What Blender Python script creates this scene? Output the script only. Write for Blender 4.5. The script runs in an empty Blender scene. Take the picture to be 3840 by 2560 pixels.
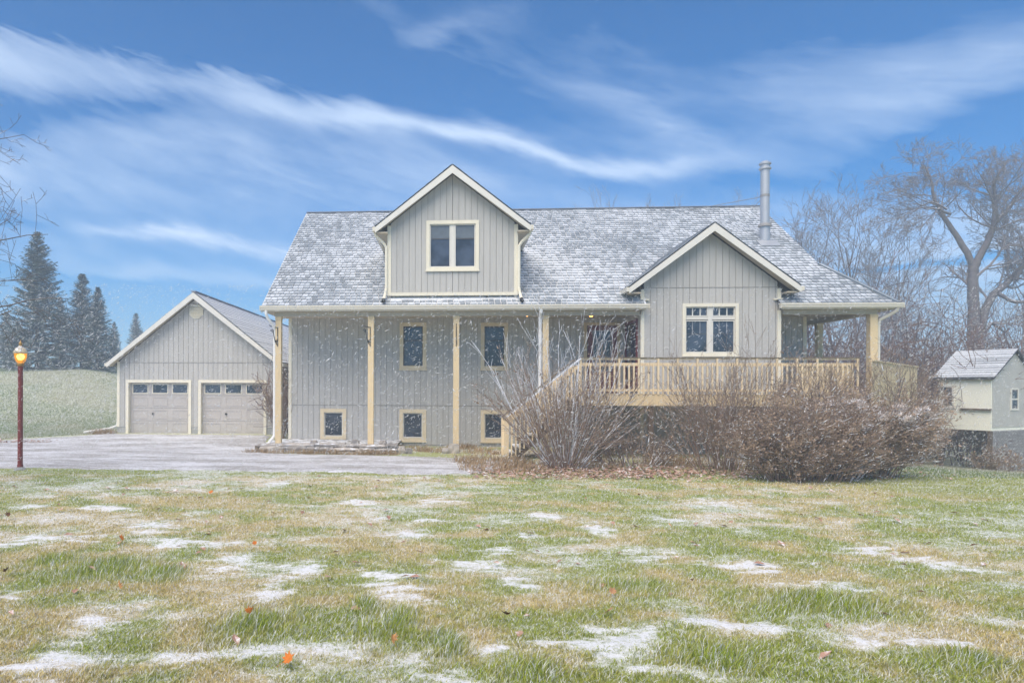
import bpy, math, random
import numpy as np
from mathutils import Vector, Matrix

R = math.radians
sc = bpy.context.scene
C = sc.collection
random.seed(7)
np.random.seed(7)

# ------------------------------------------------------------------ camera
cd = bpy.data.cameras.new('camera')
cam = bpy.data.objects.new('camera', cd)
C.objects.link(cam)
cam.location = (0, 0, 2.08)
cam.rotation_euler = (R(90), R(-0.2), 0)
cd.lens = 24.0
cd.sensor_width = 36.0
cd.shift_x = 0.1059
cd.shift_y = 0.0451
cd.clip_start = 0.1
cd.clip_end = 2000
sc.camera = cam

# ------------------------------------------------------------------ sky and sun
SUN_EL, SUN_AZ = 54.0, 205.0       # degrees: high behind the camera, a little to the left
wd = bpy.data.worlds.new('World')
sc.world = wd
wd.use_nodes = True


class NT:
    """small helper round a node tree"""
    def __init__(s, tree):
        s.t = tree
        s.t.nodes.clear()

    def n(s, typ, **kw):
        nd = s.t.nodes.new('ShaderNode' + typ)
        for k, v in kw.items():
            setattr(nd, k, v)
        return nd

    def link(s, a, b):
        s.t.links.new(a, b)

    def put(s, sock, v):
        if v is None:
            return
        if isinstance(v, bpy.types.NodeSocket):
            s.t.links.new(v, sock)
        else:
            if sock.type == 'RGBA' and len(v) == 3:
                v = (*v, 1)
            sock.default_value = v

    def m(s, op, a, b=None, c=None, clamp=False):
        nd = s.n('Math', operation=op, use_clamp=clamp)
        s.put(nd.inputs[0], a)
        s.put(nd.inputs[1], b)
        s.put(nd.inputs[2], c)
        return nd.outputs[0]

    def vm(s, op, a, b=None):
        nd = s.n('VectorMath', operation=op)
        s.put(nd.inputs[0], a)
        s.put(nd.inputs[1], b)
        return nd.outputs['Value' if op in ('DOT_PRODUCT', 'LENGTH') else 'Vector']

    def mix(s, f, a, b, blend='MIX'):
        nd = s.n('Mix', data_type='RGBA', blend_type=blend)
        nd.clamp_factor = True
        s.put(nd.inputs[0], f)
        s.put(nd.inputs[6], a)
        s.put(nd.inputs[7], b)
        return nd.outputs[2]

    def rng(s, v, a, b, c=0.0, d=1.0, smooth=True):
        nd = s.n('MapRange', interpolation_type='SMOOTHSTEP' if smooth else 'LINEAR')
        s.put(nd.inputs[0], v)
        for i, q in enumerate((a, b, c, d)):
            s.put(nd.inputs[1 + i], q)
        return nd.outputs[0]

    def noise(s, vec, scale, detail=4, rough=.55, dist=0.0, out='Fac'):
        nd = s.n('TexNoise')
        if vec is not None:
            s.put(nd.inputs['Vector'], vec)
        nd.inputs['Scale'].default_value = scale
        nd.inputs['Detail'].default_value = detail
        nd.inputs['Roughness'].default_value = rough
        nd.inputs['Distortion'].default_value = dist
        return nd.outputs[out]

    def comb(s, x, y, z):
        nd = s.n('CombineXYZ')
        for i, q in enumerate((x, y, z)):
            s.put(nd.inputs[i], q)
        return nd.outputs[0]

    def curve(s, v, pts):
        nd = s.n('FloatCurve')
        s.put(nd.inputs['Value'], v)
        cv = nd.mapping.curves[0]
        while len(cv.points) < len(pts):
            cv.points.new(.5, .5)
        for p, q in zip(cv.points, pts):
            p.location = q
        nd.mapping.update()
        return nd.outputs[0]


w = NT(wd.node_tree)
sky = w.n('TexSky')
sky.sky_type = 'NISHITA'
sky.sun_disc = False
sky.sun_elevation = R(SUN_EL)
sky.sun_rotation = R(SUN_AZ)
sky.altitude = 200
sky.air_density = 1.0
sky.dust_density = 0.2
sky.ozone_density = 3.0
tc = w.n('TexCoord')
dirv = tc.outputs['Generated']
sx = w.n('SeparateXYZ')
w.link(dirv, sx.inputs[0])
az = w.m('ARCTAN2', sx.outputs[0], sx.outputs[1])
el = w.m('ARCSINE', sx.outputs[2])
u = w.rng(az, -0.9, 1.1, 0, 1, False)


def U(a):
    return (a + 0.9) / 2.0


# streaky cirrus: coordinates stretched along the wind, so the wisps run down to the right
pl = w.comb(w.m('MULTIPLY', az, 1.0), w.m('ADD', w.m('MULTIPLY', el, 3.4), w.m('MULTIPLY', az, 0.9)), 0.3)
warp = w.noise(pl, 2.2, 5, .6, 0.4)
warp2 = w.noise(pl, 7.0, 6, .65, 0.3)
elw = w.m('ADD', el, w.m('ADD', w.m('MULTIPLY', w.m('SUBTRACT', warp, .5), .075),
                         w.m('MULTIPLY', w.m('SUBTRACT', warp2, .5), .034)))


def band(pts):
    """soft cloud streak along points (azimuth, elevation, half width, strength)"""
    c = w.curve(u, [(U(a), e) for a, e, _, _ in pts])
    hw = w.curve(u, [(U(a), h * 4) for a, _, h, _ in pts])
    st = w.curve(u, [(U(a), k) for a, _, _, k in pts])
    d = w.m('DIVIDE', w.m('SUBTRACT', elw, c), w.m('MAXIMUM', w.m('MULTIPLY', hw, .25), .004))
    g = w.m('POWER', 2.718, w.m('MULTIPLY', w.m('MULTIPLY', d, d), -1.0))
    return w.m('MULTIPLY', g, st)


fib = w.noise(w.comb(w.m('MULTIPLY', az, 3.0), w.m('ADD', w.m('MULTIPLY', el, 16), w.m('MULTIPLY', az, 4.0)), 1.7), 2.6, 8, .68, .5)
fibr = w.rng(fib, .28, .74, .42, 1.1)
bands = [
    [(-.85, .385, .045, .25), (-.665, .393, .035, .6), (-.535, .410, .042, 1.0), (-.435, .418, .042, 1.0), (-.326, .416, .038, 1.0), (-.207, .400, .030, 1.0),
     (-.145, .383, .022, .8), (-.019, .364, .014, .65), (.109, .345, .014, .75), (.202, .318, .013, .75), (.292, .297, .012, .7),
     (.404, .289, .014, .4), (.507, .289, .02, .15), (.9, .29, .03, .0)],
    [(-.47, .20, .008, 0), (-.40, .2, .010, .45), (-.30, .205, .012, .75), (-.20, .2, .012, .6), (-.10, .19, .012, .35), (.05, .18, .01, 0)],
    [(-.8, .14, .015, .2), (-.534, .15, .012, .3), (-.435, .145, .012, .4), (-.325, .15, .013, .45), (-.182, .155, .013, .4), (0, .15, .015, .1), (.6, .15, .015, .1)],
    [(.30, .34, .03, .0), (.507, .30, .035, .12), (.599, .32, .05, .30), (.681, .33, .055, .40), (.737, .33, .055, .42), (.9, .33, .06, .3), (1.05, .33, .06, .2)],
    [(-.2, .41, .02, 0), (-.08, .44, .018, .2), (.013, .468, .015, .28), (.08, .48, .015, .2), (.2, .48, .02, .0)],
    [(.2, .40, .03, .0), (.292, .384, .025, .2), (.377, .34, .02, .35), (.431, .315, .015, .25), (.5, .30, .02, 0)],
    [(-.7, .26, .035, .3), (-.52, .265, .035, .42), (-.44, .26, .03, .22), (-.2, .28, .03, .12), (0, .275, .03, .12), (.2, .27, .03, 0)],
    [(-.8, .33, .05, .2), (-.5, .335, .045, .25), (-.25, .325, .04, .25), (0, .30, .04, .22), (.2, .26, .03, .18), (.45, .25, .03, .1), (1, .25, .03, .15)],
    [(.15, .12, .06, 0), (.42, .13, .07, .30), (.6, .15, .08, .42), (.75, .15, .08, .45), (1.0, .12, .08, .3)],
]
cl = None
for b in bands:
    g = band(b)
    if cl is None:
        cl = w.m('MULTIPLY', g, w.rng(fib, .28, .74, .78, 1.08))
    else:
        cl = w.m('ADD', cl, w.m('MULTIPLY', g, fibr))
# thin veil over the whole sky, thicker towards the horizon
veil = w.noise(w.comb(az, w.m('ADD', w.m('MULTIPLY', el, 3.0), w.m('MULTIPLY', az, .8)), 4.2), 2.4, 7, .62, .3)
cl = w.m('ADD', cl, w.m('MULTIPLY', w.rng(veil, .40, .80), .36))
hor = w.rng(el, 0.02, 0.32, .34, 0.0)
cl = w.m('ADD', cl, hor)
cl = w.m('MULTIPLY', w.m('MINIMUM', cl, 1.0), .92)
skyc = w.n('HueSaturation')
w.link(sky.outputs[0], skyc.inputs['Color'])
skyc.inputs['Hue'].default_value = 0.5
skyc.inputs['Saturation'].default_value = 1.0
skyc.inputs['Value'].default_value = 1.0
col = w.mix(cl, w.mix(1.0, skyc.outputs[0], (.08, .53, .87), 'MULTIPLY'), (5.4, 6.4, 7.9))
bg = w.n('Background')
w.link(col, bg.inputs[0])
bg.inputs[1].default_value = 0.05
wo = w.n('OutputWorld')
w.link(bg.outputs[0], wo.inputs[0])

sd = bpy.data.lights.new('sun', 'SUN')
sd.energy = 1.5
sd.angle = R(60)
sd.color = (1.0, 0.86, 0.68)
sun = bpy.data.objects.new('sun', sd)
C.objects.link(sun)
# SUN_AZ measured like the sky's sun_rotation: clockwise from +Y
se, sa = R(SUN_EL), R(SUN_AZ)
sdir = Vector((math.sin(sa) * math.cos(se), math.cos(sa) * math.cos(se), math.sin(se)))
sun.rotation_euler = sdir.to_track_quat('Z', 'Y').to_euler()

sc.view_settings.view_transform = 'Standard'
sc.view_settings.look = 'None'
sc.view_settings.gamma = 1
sc.view_settings.exposure = 1.75
sc.view_settings.use_curve_mapping = False
sc.cycles.max_bounces = 6
sc.cycles.diffuse_bounces = 3
sc.cycles.glossy_bounces = 3
sc.cycles.volume_bounces = 1
sc.cycles.transparent_max_bounces = 12
sc.cycles.use_denoising = True


# ------------------------------------------------------------------ materials
def pmat(name, base, rough=.8, var=.15, scale=5.0, detail=5, bump=0.0, bscale=30.0, snow=0.0, sdirn=(0, -.45, .9), snoise=12.0,
         spec=.3, second=None, sec_scale=2.0, objvar=0.0, stretch=(1, 1, 1), metal=0.0, soft=.25):
    m = bpy.data.materials.new(name)
    m.use_nodes = True
    t = NT(m.node_tree)
    ge = t.n('NewGeometry')
    pos = t.vm('MULTIPLY', ge.outputs['Position'], stretch)
    nz = t.noise(pos, scale, detail, .6)
    f = t.rng(nz, .25, .75, 1 - var, 1 + var, False)
    c = base
    if second:
        s2 = t.rng(t.noise(pos, sec_scale, 5, .65), .42, .62)
        c = t.mix(s2, base, second)
    hsv = t.n('HueSaturation')
    t.put(hsv.inputs['Color'], c)
    if objvar:
        oi = t.n('ObjectInfo')
        f = t.m('MULTIPLY', f, t.rng(oi.outputs['Random'], 0, 1, 1 - objvar, 1 + objvar, False))
    t.link(f, hsv.inputs['Value'])
    c = hsv.outputs[0]
    if snow:
        d = t.vm('DOT_PRODUCT', ge.outputs['Normal'], Vector(sdirn).normalized())
        sn = t.noise(ge.outputs['Position'], snoise, 5, .65)
        k = t.m('ADD', d, t.m('MULTIPLY', t.m('SUBTRACT', sn, .5), 1.6))
        k = t.rng(k, 1.0 - snow, 1.0 - snow + soft)
        c = t.mix(k, c, (.80, .82, .86))
    p = t.n('BsdfPrincipled')
    t.put(p.inputs['Base Color'], c)
    p.inputs['Roughness'].default_value = rough
    p.inputs['Specular IOR Level'].default_value = spec
    p.inputs['Metallic'].default_value = metal
    if bump:
        bn = t.n('Bump')
        bn.inputs['Strength'].default_value = bump
        bn.inputs['Distance'].default_value = .02
        t.link(t.noise(pos, bscale, 5, .6), bn.inputs['Height'])
        t.link(bn.outputs[0], p.inputs['Normal'])
    o = t.n('OutputMaterial')
    t.link(p.outputs[0], o.inputs[0])
    return m


M = {}
M['siding'] = pmat('siding', (.49, .475, .445), .75, .07, 2.0, bump=.12, bscale=18, objvar=.035, stretch=(6, 6, .6))
M['groove'] = pmat('siding_backing', (.34, .325, .30), .85, .08)
M['trim'] = pmat('cream_trim', (.80, .745, .60), .6, .06, 3, objvar=.03)
M['yellow'] = pmat('yellow_paint', (.70, .55, .33), .6, .10, 4, objvar=.06, stretch=(3, 3, .6), bump=.05)
M['window_trim'] = pmat('pale_window_trim', (.72, .60, .41), .6, .08, 4, objvar=.04)
M['rail'] = pmat('yellow_rail', (.80, .64, .41), .6, .10, 4, objvar=.07, stretch=(3, 3, .6), snow=.12, snoise=6)
M['cap'] = pmat('weathered_rail_cap', (.20, .16, .11), .8, .2, 6, snow=.28, snoise=5, sdirn=(0, -.2, 1))
M['fascia'] = pmat('pale_fascia', (.72, .695, .63), .55, .05, 3)
M['soffit'] = pmat('soffit', (.50, .44, .34), .8, .07, 2)
M['gutter'] = pmat('gutter_paint', (.70, .655, .55), .45, .05, 3)
M['pipe'] = pmat('downspout_paint', (.72, .68, .59), .45, .05, 4)
M['white_pipe'] = pmat('white_downspout', (.82, .81, .78), .45, .05, 4)
M['concrete'] = pmat('concrete', (.36, .36, .35), .9, .15, 3, bump=.2)
M['gdoor'] = pmat('garage_door_paint', (.49, .455, .425), .6, .06, 2, objvar=.02)
M['red'] = pmat('dark_red_paint', (.17, .028, .034), .5, .12, 4)
M['iron'] = pmat('black_iron', (.012, .012, .014), .5, .1, 10)
M['lamp_red'] = pmat('red_lamp_paint', (.19, .028, .024), .5, .18, 5, snow=-.12, snoise=26, sdirn=(0, -1, .2), soft=.08)
M['lamp_cap'] = pmat('cream_lamp_cap', (.62, .52, .36), .5, .06, 5, snow=.25)
M['brass'] = pmat('brass', (.45, .27, .09), .4, .1, 8, metal=.5)
M['flue'] = pmat('galvanised_flue', (.44, .46, .49), .5, .06, 3, metal=.35, spec=.5)
M['flue_band'] = pmat('flue_band', (.30, .29, .28), .5, .2, 6)
M['shed_yellow'] = pmat('shed_yellow', (.93, .92, .80), .8, .05, 2, bump=.05)
M['shed_grey'] = pmat('shed_grey', (.50, .49, .46), .8, .06, 2, bump=.05)
M['lattice'] = pmat('weathered_lattice', (.33, .33, .35), .85, .15, 6, objvar=.08)
M['dark_wood'] = pmat('weathered_wood', (.13, .095, .07), .9, .25, 6, snow=.1)
M['stone'] = pmat('limestone', (.40, .36, .32), .9, .25, 4, bump=.5, bscale=14, objvar=.28, snow=.02, snoise=5, second=(.30, .28, .27), sec_scale=3)
M['stair'] = pmat('stair_tread', (.30, .26, .22), .85, .2, 5, snow=.55, snoise=7)
M['bark'] = pmat('bark', (.16, .145, .148), .9, .3, 5, bump=.4, bscale=20, snow=.16, snoise=9)
M['twig'] = pmat('twigs', (.26, .235, .24), .9, .2, 3)
M['bark_left'] = pmat('bark_grey', (.15, .135, .13), .9, .3, 5, snow=.12)
M['shrub_stem'] = pmat('shrub_stems', (.27, .19, .15), .9, .3, 6, snow=.28, snoise=5, sdirn=(-.2, -.75, .6))
M['shrub_twig'] = pmat('shrub_twigs', (.29, .215, .165), .9, .3, 4, snow=.20, snoise=8, sdirn=(-.2, -.75, .6))
M['snowy_stem'] = pmat('snow_plastered_stems', (.26, .19, .17), .9, .3, 6, snow=.72, snoise=4, sdirn=(-.25, -.9, .4))
M['dry_leaf'] = pmat('dried_leaves', (.36, .26, .18), .9, .45, 6, snow=.02, snoise=7, second=(.24, .17, .13), sec_scale=2.5, objvar=.2)
M['plume'] = pmat('seed_plumes', (.66, .57, .52), .9, .25, 6, snow=.35, snoise=8)
M['thicket'] = pmat('thicket', (.20, .165, .17), .9, .3, 1.2, second=(.22, .13, .095), sec_scale=.35)
M['weeds'] = pmat('dry_weeds', (.38, .27, .16), .9, .35, 5, snow=.15)
M['needles'] = pmat('spruce_needles', (.075, .125, .12), .85, .4, 2.2, snow=.14, snoise=3.0, soft=.5)
M['spruce_trunk'] = pmat('spruce_trunk', (.09, .07, .06), .9, .2, 6)
M['litter'] = pmat('leaf_litter', (.40, .23, .165), .9, .45, 9, second=(.48, .33, .25), sec_scale=4, snow=.02, snoise=9)
M['snowcap'] = pmat('snow', (.84, .86, .90), .8, .05, 8)
M['pot_blue'] = pmat('blue_glaze', (.12, .22, .42), .35, .1, 5)

# window glass: opaque glossy pane, dark room and bluish reflection painted into its colour
g = bpy.data.materials.new('window_glass')
g.use_nodes = True
t = NT(g.node_tree)
ge = t.n('NewGeometry')
p = t.n('BsdfPrincipled')
nz = t.noise(ge.outputs['Position'], 1.3, 3, .6)
t.put(p.inputs['Base Color'], t.mix(t.rng(nz, .35, .65), (.02, .028, .042), (.06, .08, .12)))
p.inputs['Roughness'].default_value = .06
p.inputs['Specular IOR Level'].default_value = .55
bn = t.n('Bump')
bn.inputs['Strength'].default_value = .03
bn.inputs['Distance'].default_value = .05
t.link(t.noise(ge.outputs['Position'], .9, 2, .5), bn.inputs['Height'])
t.link(bn.outputs[0], p.inputs['Normal'])
o = t.n('OutputMaterial')
t.link(p.outputs[0], o.inputs[0])
M['glass'] = g


def emis(name, colr, strength, clear=0.0):
    m = bpy.data.materials.new(name)
    m.use_nodes = True
    t = NT(m.node_tree)
    e = t.n('Emission')
    t.put(e.inputs[0], colr)
    e.inputs[1].default_value = strength
    o = t.n('OutputMaterial')
    if clear:
        tr_, mx_ = t.n('BsdfTransparent'), t.n('MixShader')
        tr_.inputs[0].default_value = (1, .75, .35, 1)
        mx_.inputs[0].default_value = clear
        t.link(e.outputs[0], mx_.inputs[1])
        t.link(tr_.outputs[0], mx_.inputs[2])
        t.link(mx_.outputs[0], o.inputs[0])
    else:
        t.link(e.outputs[0], o.inputs[0])
    return m


M['globe'] = emis('amber_globe', (1.0, .42, .04), .42, .5)
M['bulb'] = emis('bulb_glow', (1.0, .74, .34), 2.0)
M['porch_glow'] = emis('porch_bulb', (1.0, .42, .10), 1.6)


def shingle_mat(name, dark, cover, fine=.35):
    """asphalt shingle, dusted with snow that lies thicker at the head of each tab"""
    m = bpy.data.materials.new(name)
    m.use_nodes = True
    t = NT(m.node_tree)
    ge = t.n('NewGeometry')
    oi = t.n('ObjectInfo')
    uvn = t.n('UVMap')
    uvs = t.n('SeparateXYZ')
    t.link(uvn.outputs[0], uvs.inputs[0])
    rnd = t.m('FRACT', t.m('ADD', t.m('MULTIPLY', ge.outputs['Random Per Island'], 1.0), t.m('MULTIPLY', oi.outputs['Random'], 7.31)))
    pos = ge.outputs['Position']
    big = t.noise(pos, .42, 3, .6, .4)
    mid = t.noise(pos, 1.6, 4, .6)
    sml = t.noise(pos, 9.0, 4, .7)
    s = t.m('ADD', t.m('MULTIPLY', t.m('SUBTRACT', big, .5), 2.2), t.m('MULTIPLY', t.m('SUBTRACT', mid, .5), .7))
    s = t.m('ADD', s, t.m('MULTIPLY', t.m('SUBTRACT', rnd, .5), .8))
    s = t.m('ADD', s, t.m('MULTIPLY', t.m('SUBTRACT', uvs.outputs[1], .45), 1.35))
    s = t.m('ADD', s, t.m('MULTIPLY', t.m('SUBTRACT', sml, .5), 1.3))
    k = t.rng(s, -cover - .45, -cover + .80, .14, .80)
    up = t.rng(t.vm('DOT_PRODUCT', ge.outputs['Normal'], (0, 0, 1)), .35, .6)
    k = t.m('MULTIPLY', k, up)
    tone = t.rng(rnd, 0, 1, .7, 1.25, False)
    hs = t.n('HueSaturation')
    t.put(hs.inputs['Color'], dark)
    t.link(tone, hs.inputs['Value'])
    c = t.mix(k, hs.outputs[0], (.74, .77, .81))
    p = t.n('BsdfPrincipled')
    t.put(p.inputs['Base Color'], c)
    p.inputs['Roughness'].default_value = .9
    p.inputs['Specular IOR Level'].default_value = .2
    bn = t.n('Bump')
    bn.inputs['Strength'].default_value = .3
    bn.inputs['Distance'].default_value = .02
    t.link(t.noise(pos, 40, 4, .6), bn.inputs['Height'])
    t.link(bn.outputs[0], p.inputs['Normal'])
    o = t.n('OutputMaterial')
    t.link(p.outputs[0], o.inputs[0])
    return m


M['shingle'] = shingle_mat('asphalt_shingle', (.155, .19, .225), .05)
M['shingle_snowy'] = shingle_mat('snowy_shingle', (.26, .28, .33), 1.25)
M['blind'] = pmat('raised_blind', (.13, .15, .17), .25, .15, 6, spec=.5)
M['shingle_shed'] = shingle_mat('shed_shingle', (.20, .22, .25), .55)
M['dark_sash'] = pmat('dark_sash', (.07, .07, .075), .6, .1, 4)
M['roof_edge'] = pmat('roof_edge', (.055, .057, .065), .9, .2, 8, snow=.55, snoise=4, sdirn=(0, 0, 1))


# ------------------------------------------------------------------ mesh helpers
class MB:
    def __init__(s):
        s.v, s.f, s.uv = [], [], []

    def add(s, vs, fs):
        o = len(s.v)
        s.v.extend(vs)
        s.f.extend([tuple(i + o for i in q) for q in fs])
        return s

    def hexa(s, q):
        """eight corners: bottom ring then top ring"""
        return s.add(q, [(3, 2, 1, 0), (4, 5, 6, 7), (0, 1, 5, 4), (1, 2, 6, 5), (2, 3, 7, 6), (3, 0, 4, 7)])

    def box(s, x0, x1, y0, y1, z0, z1):
        return s.hexa([(x0, y0, z0), (x1, y0, z0), (x1, y1, z0), (x0, y1, z0), (x0, y0, z1), (x1, y0, z1), (x1, y1, z1), (x0, y1, z1)])

    def prism_b(s, poly, b0, b1):
        """polygon in (a, z), counter-clockwise seen from the front, extruded from b0 to b1"""
        n = len(poly)
        vs = [(a, b0, z) for a, z in poly] + [(a, b1, z) for a, z in poly]
        fs = [tuple(range(n)), tuple(range(2 * n - 1, n - 1, -1))]
        fs += [((i + 1) % n, i, i + n, (i + 1) % n + n) for i in range(n)]
        return s.add(vs, fs)

    def prism_a(s, poly, a0, a1):
        """polygon in (b, z) extruded along a"""
        n = len(poly)
        vs = [(a0, b, z) for b, z in poly] + [(a1, b, z) for b, z in poly]
        fs = [tuple(range(n - 1, -1, -1)), tuple(range(n, 2 * n))]
        fs += [(i, (i + 1) % n, (i + 1) % n + n, i + n) for i in range(n)]
        return s.add(vs, fs)

    def bar(s, p, q, w, h, up=(0, 0, 1)):
        """rectangular bar from p to q"""
        p, q = Vector(p), Vector(q)
        d = (q - p).normalized()
        x = d.cross(Vector(up)).normalized() * (w / 2)
        y = x.cross(d).normalized() * (h / 2)
        r = [p - x - y, p + x - y, p + x + y, p - x + y, q - x - y, q + x - y, q + x + y, q - x + y]
        return s.hexa([tuple(c) for c in r])

    def slab(s, top, th):
        """planar polygon of top corners with thickness straight down"""
        n = len(top)
        vs = [tuple(p) for p in top] + [(p[0], p[1], p[2] - th) for p in top]
        fs = [tuple(range(n)), tuple(range(2 * n - 1, n - 1, -1))]
        fs += [((i + 1) % n, i, i + n, (i + 1) % n + n) for i in range(n)]
        return s.add(vs, fs)

    def tube(s, pts, rad, n=6, caps=True):
        pts = [Vector(p) for p in pts]
        if not isinstance(rad, (list, tuple)):
            rad = [rad] * len(pts)
        o = len(s.v)
        ref = None
        for i, p in enumerate(pts):
            d = (pts[min(i + 1, len(pts) - 1)] - pts[max(i - 1, 0)])
            if d.length < 1e-6:
                d = Vector((0, 0, 1))
            d.normalize()
            if ref is None:
                ref = Vector((1, 0, 0)) if abs(d.x) < .8 else Vector((0, 1, 0))
            x = (ref - d * ref.dot(d)).normalized()
            y = d.cross(x)
            ref = x
            for k in range(n):
                a = 2 * math.pi * k / n
                s.v.append(tuple(p + (x * math.cos(a) + y * math.sin(a)) * rad[i]))
        for i in range(len(pts) - 1):
            for k in range(n):
                k2 = (k + 1) % n
                s.f.append((o + i * n + k, o + i * n + k2, o + (i + 1) * n + k2, o + (i + 1) * n + k))
        if caps:
            s.f.append(tuple(o + k for k in range(n - 1, -1, -1)))
            e = o + (len(pts) - 1) * n
            s.f.append(tuple(e + k for k in range(n)))
        return s

    def lathe(s, prof, n=24, c=(0, 0)):
        o = len(s.v)
        for r, z in prof:
            for k in range(n):
                a = 2 * math.pi * k / n
                s.v.append((c[0] + r * math.cos(a), c[1] + r * math.sin(a), z))
        for i in range(len(prof) - 1):
            for k in range(n):
                k2 = (k + 1) % n
                s.f.append((o + i * n + k, o + i * n + k2, o + (i + 1) * n + k2, o + (i + 1) * n + k))
        return s

    def mesh(s, name):
        me = bpy.data.meshes.new(name)
        me.from_pydata(s.v, [], s.f)
        if s.uv:
            l = me.uv_layers.new(name='UVMap')
            l.data.foreach_set('uv', np.array(s.uv, dtype=np.float32).ravel())
        me.update()
        return me


def link(name, me, mat, parent=None, kind=None, label=None, smooth=False):
    o = bpy.data.objects.new(name, me)
    if mat and not me.materials:
        me.materials.append(mat)
    C.objects.link(o)
    if parent:
        o.parent = parent
    if kind:
        o['kind'] = kind
    if label:
        o['label'] = label
    if smooth:
        me.polygons.foreach_set('use_smooth', [True] * len(me.polygons))
    return o


def part(name, mb, mat, parent, **kw):
    return link(name, mb.mesh(name), mat, parent, **kw)


def tag(o, label, cat, group=None):
    o['label'] = label
    o['category'] = cat
    if group:
        o['group'] = group
    return o


def thing(name, label, cat, loc=(0, 0, 0), rotz=0, group=None):
    o = bpy.data.objects.new(name, None)
    C.objects.link(o)
    o.empty_display_size = .2
    o.location = loc
    o.rotation_euler = (0, 0, rotz)
    return tag(o, label, cat, group)


def npmesh(name, V, F, cols=None):
    """large mesh from numpy: V (n,3), F (m,k)"""
    me = bpy.data.meshes.new(name)
    n, m, k = len(V), len(F), F.shape[1]
    me.vertices.add(n)
    me.vertices.foreach_set('co', np.ascontiguousarray(V, dtype=np.float32).ravel())
    me.loops.add(m * k)
    me.loops.foreach_set('vertex_index', np.ascontiguousarray(F, dtype=np.int32).ravel())
    me.polygons.add(m)
    me.polygons.foreach_set('loop_start', np.arange(0, m * k, k, dtype=np.int32))
    me.polygons.foreach_set('loop_total', np.full(m, k, dtype=np.int32))
    if cols is not None:
        at = me.attributes.new('Col', 'FLOAT_COLOR', 'POINT')
        c4 = np.ones((n, 4), dtype=np.float32)
        c4[:, :3] = cols
        at.data.foreach_set('color', c4.ravel())
    me.update(calc_edges=True)
    return me


def sstep(x):
    x = np.clip(x, 0, 1)
    return x * x * (3 - 2 * x)


def vnoise(x, y, seed=0):
    xi, yi = np.floor(x).astype(np.int64), np.floor(y).astype(np.int64)
    fx, fy = sstep(x - xi), sstep(y - yi)

    def h(i, j):
        n = (i * 374761393 + j * 668265263 + seed * 1442695041) & 0xffffffff
        n = ((n ^ (n >> 13)) * 1274126177) & 0xffffffff
        return ((n ^ (n >> 16)) & 0xffff) / 65535.0
    a = h(xi, yi) * (1 - fx) + h(xi + 1, yi) * fx
    b = h(xi, yi + 1) * (1 - fx) + h(xi + 1, yi + 1) * fx
    return a * (1 - fy) + b * fy


def fbm(x, y, seed=0, oc=4):
    s, a, t = 0, .5, 0
    for i in range(oc):
        s = s + a * vnoise(x * 2 ** i + 13.7 * i, y * 2 ** i - 7.1 * i, seed + i)
        t += a
        a *= .55
    return s / t


# ------------------------------------------------------------------ terrain
def terrain(X, Y):
    X, Y = np.asarray(X, float), np.asarray(Y, float)
    z = .38 * (1 - np.clip(Y, -6, 17) / 17)
    z = z - 1.25 * sstep((X - 11) / 12) * sstep((Y - 13) / 14)
    hill = sstep((Y - 25.5) / 27) * sstep((-12.6 - X) / 11)
    z = z + 3.4 * hill + .2 * sstep((Y - 22) / 5) * sstep((-1 - X) / 4) * (1 - hill)
    z = z + .03 * np.clip(Y - 52, 0, 200) * sstep((-6 - X) / 20)
    z = z + .035 * (fbm(X * .5, Y * .5, 3) - .5)
    return z


def tz(x, y):
    return float(terrain(np.array([x]), np.array([y]))[0])


# snow patches and lush tufts seen on the lawn: x, y, half length, half width in metres
BLOBS = [(-2.31, 4.39, .34, .16), (-1.89, 4.46, .34, .15), (-1.43, 4.54, .34, .16), (-.9, 4.65, .38, .15), (-.41, 4.71, .37, .15), (.1, 4.6, .27, .11),
         (.54, 4.81, .24, .12), (-.1, 6.13, .27, .54), (-1.24, 5.98, .14, .3), (-1.74, 7.08, .31, .34), (-4.42, 8.39, .48, .37), (-3.35, 9.13, .4, .44),
         (-2.67, 8.28, .47, .31), (-1.15, 6.82, .3, .28), (-.36, 10.05, .32, .27), (0, 8.89, .22, .26), (.4, 9.88, .19, .22), (-.2, 6.75, .26, .24),
         (1.69, 5.14, .33, .18), (1.47, 4.86, .38, .15), (2.6, 5.26, .37, .19), (3.2, 5.42, .21, .17), (2.63, 9.09, .15, .37), (5.38, 7.93, .36, .23),
         (5.53, 7.39, .38, .2), (5.69, 7.01, .41, .17), (1.84, 4.27, .33, .1), (1.55, 4.46, .29, .11), (3.29, 4.75, .18, .12), (3.79, 4.93, .22, .2),
         (4.67, 5.33, .24, .21), (2.13, 10.3, .26, .23), (1.51, 8.63, .16, .17), (1.02, 7.86, .2, .16), (-4.77, 10.91, .41, .26), (-2.62, 14.33, .28, .38),
         (5.34, 11.72, .45, .31), (4.03, 9.96, .38, .26), (2.77, 7.55, .34, .21), (3.63, 7.16, .41, .23), (3.93, 6.32, .41, .21), (-3.4, 5.95, .15, .19),
         (-4.59, 8.12, .26, .29), (-2.3, 5.25, .17, .12), (.7, 7.12, .27, .2), (1.05, 6.44, .2, .19), (.26, 4.23, .24, .08), (-6.06, 10.97, .28, .22),
         (-.78, 11.57, .37, .25), (.56, 11.86, .38, .27)]
TUFT = [(-1.1, 5.16, .36, .39), (-2.96, 6.88, .48, .5), (-2.34, 6.72, .26, .34), (-.08, 5.23, .23, .41), (2.08, 4.5, .32, .23), (.32, 4.81, .16, .26),
        (.84, 4.31, .22, .14), (3.69, 4.37, .25, .21), (-3.72, 7.25, .27, .3), (3.52, 5.77, .55, .38), (2.11, 6.3, .48, .3), (-.38, 5.61, .15, .23)]


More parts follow.
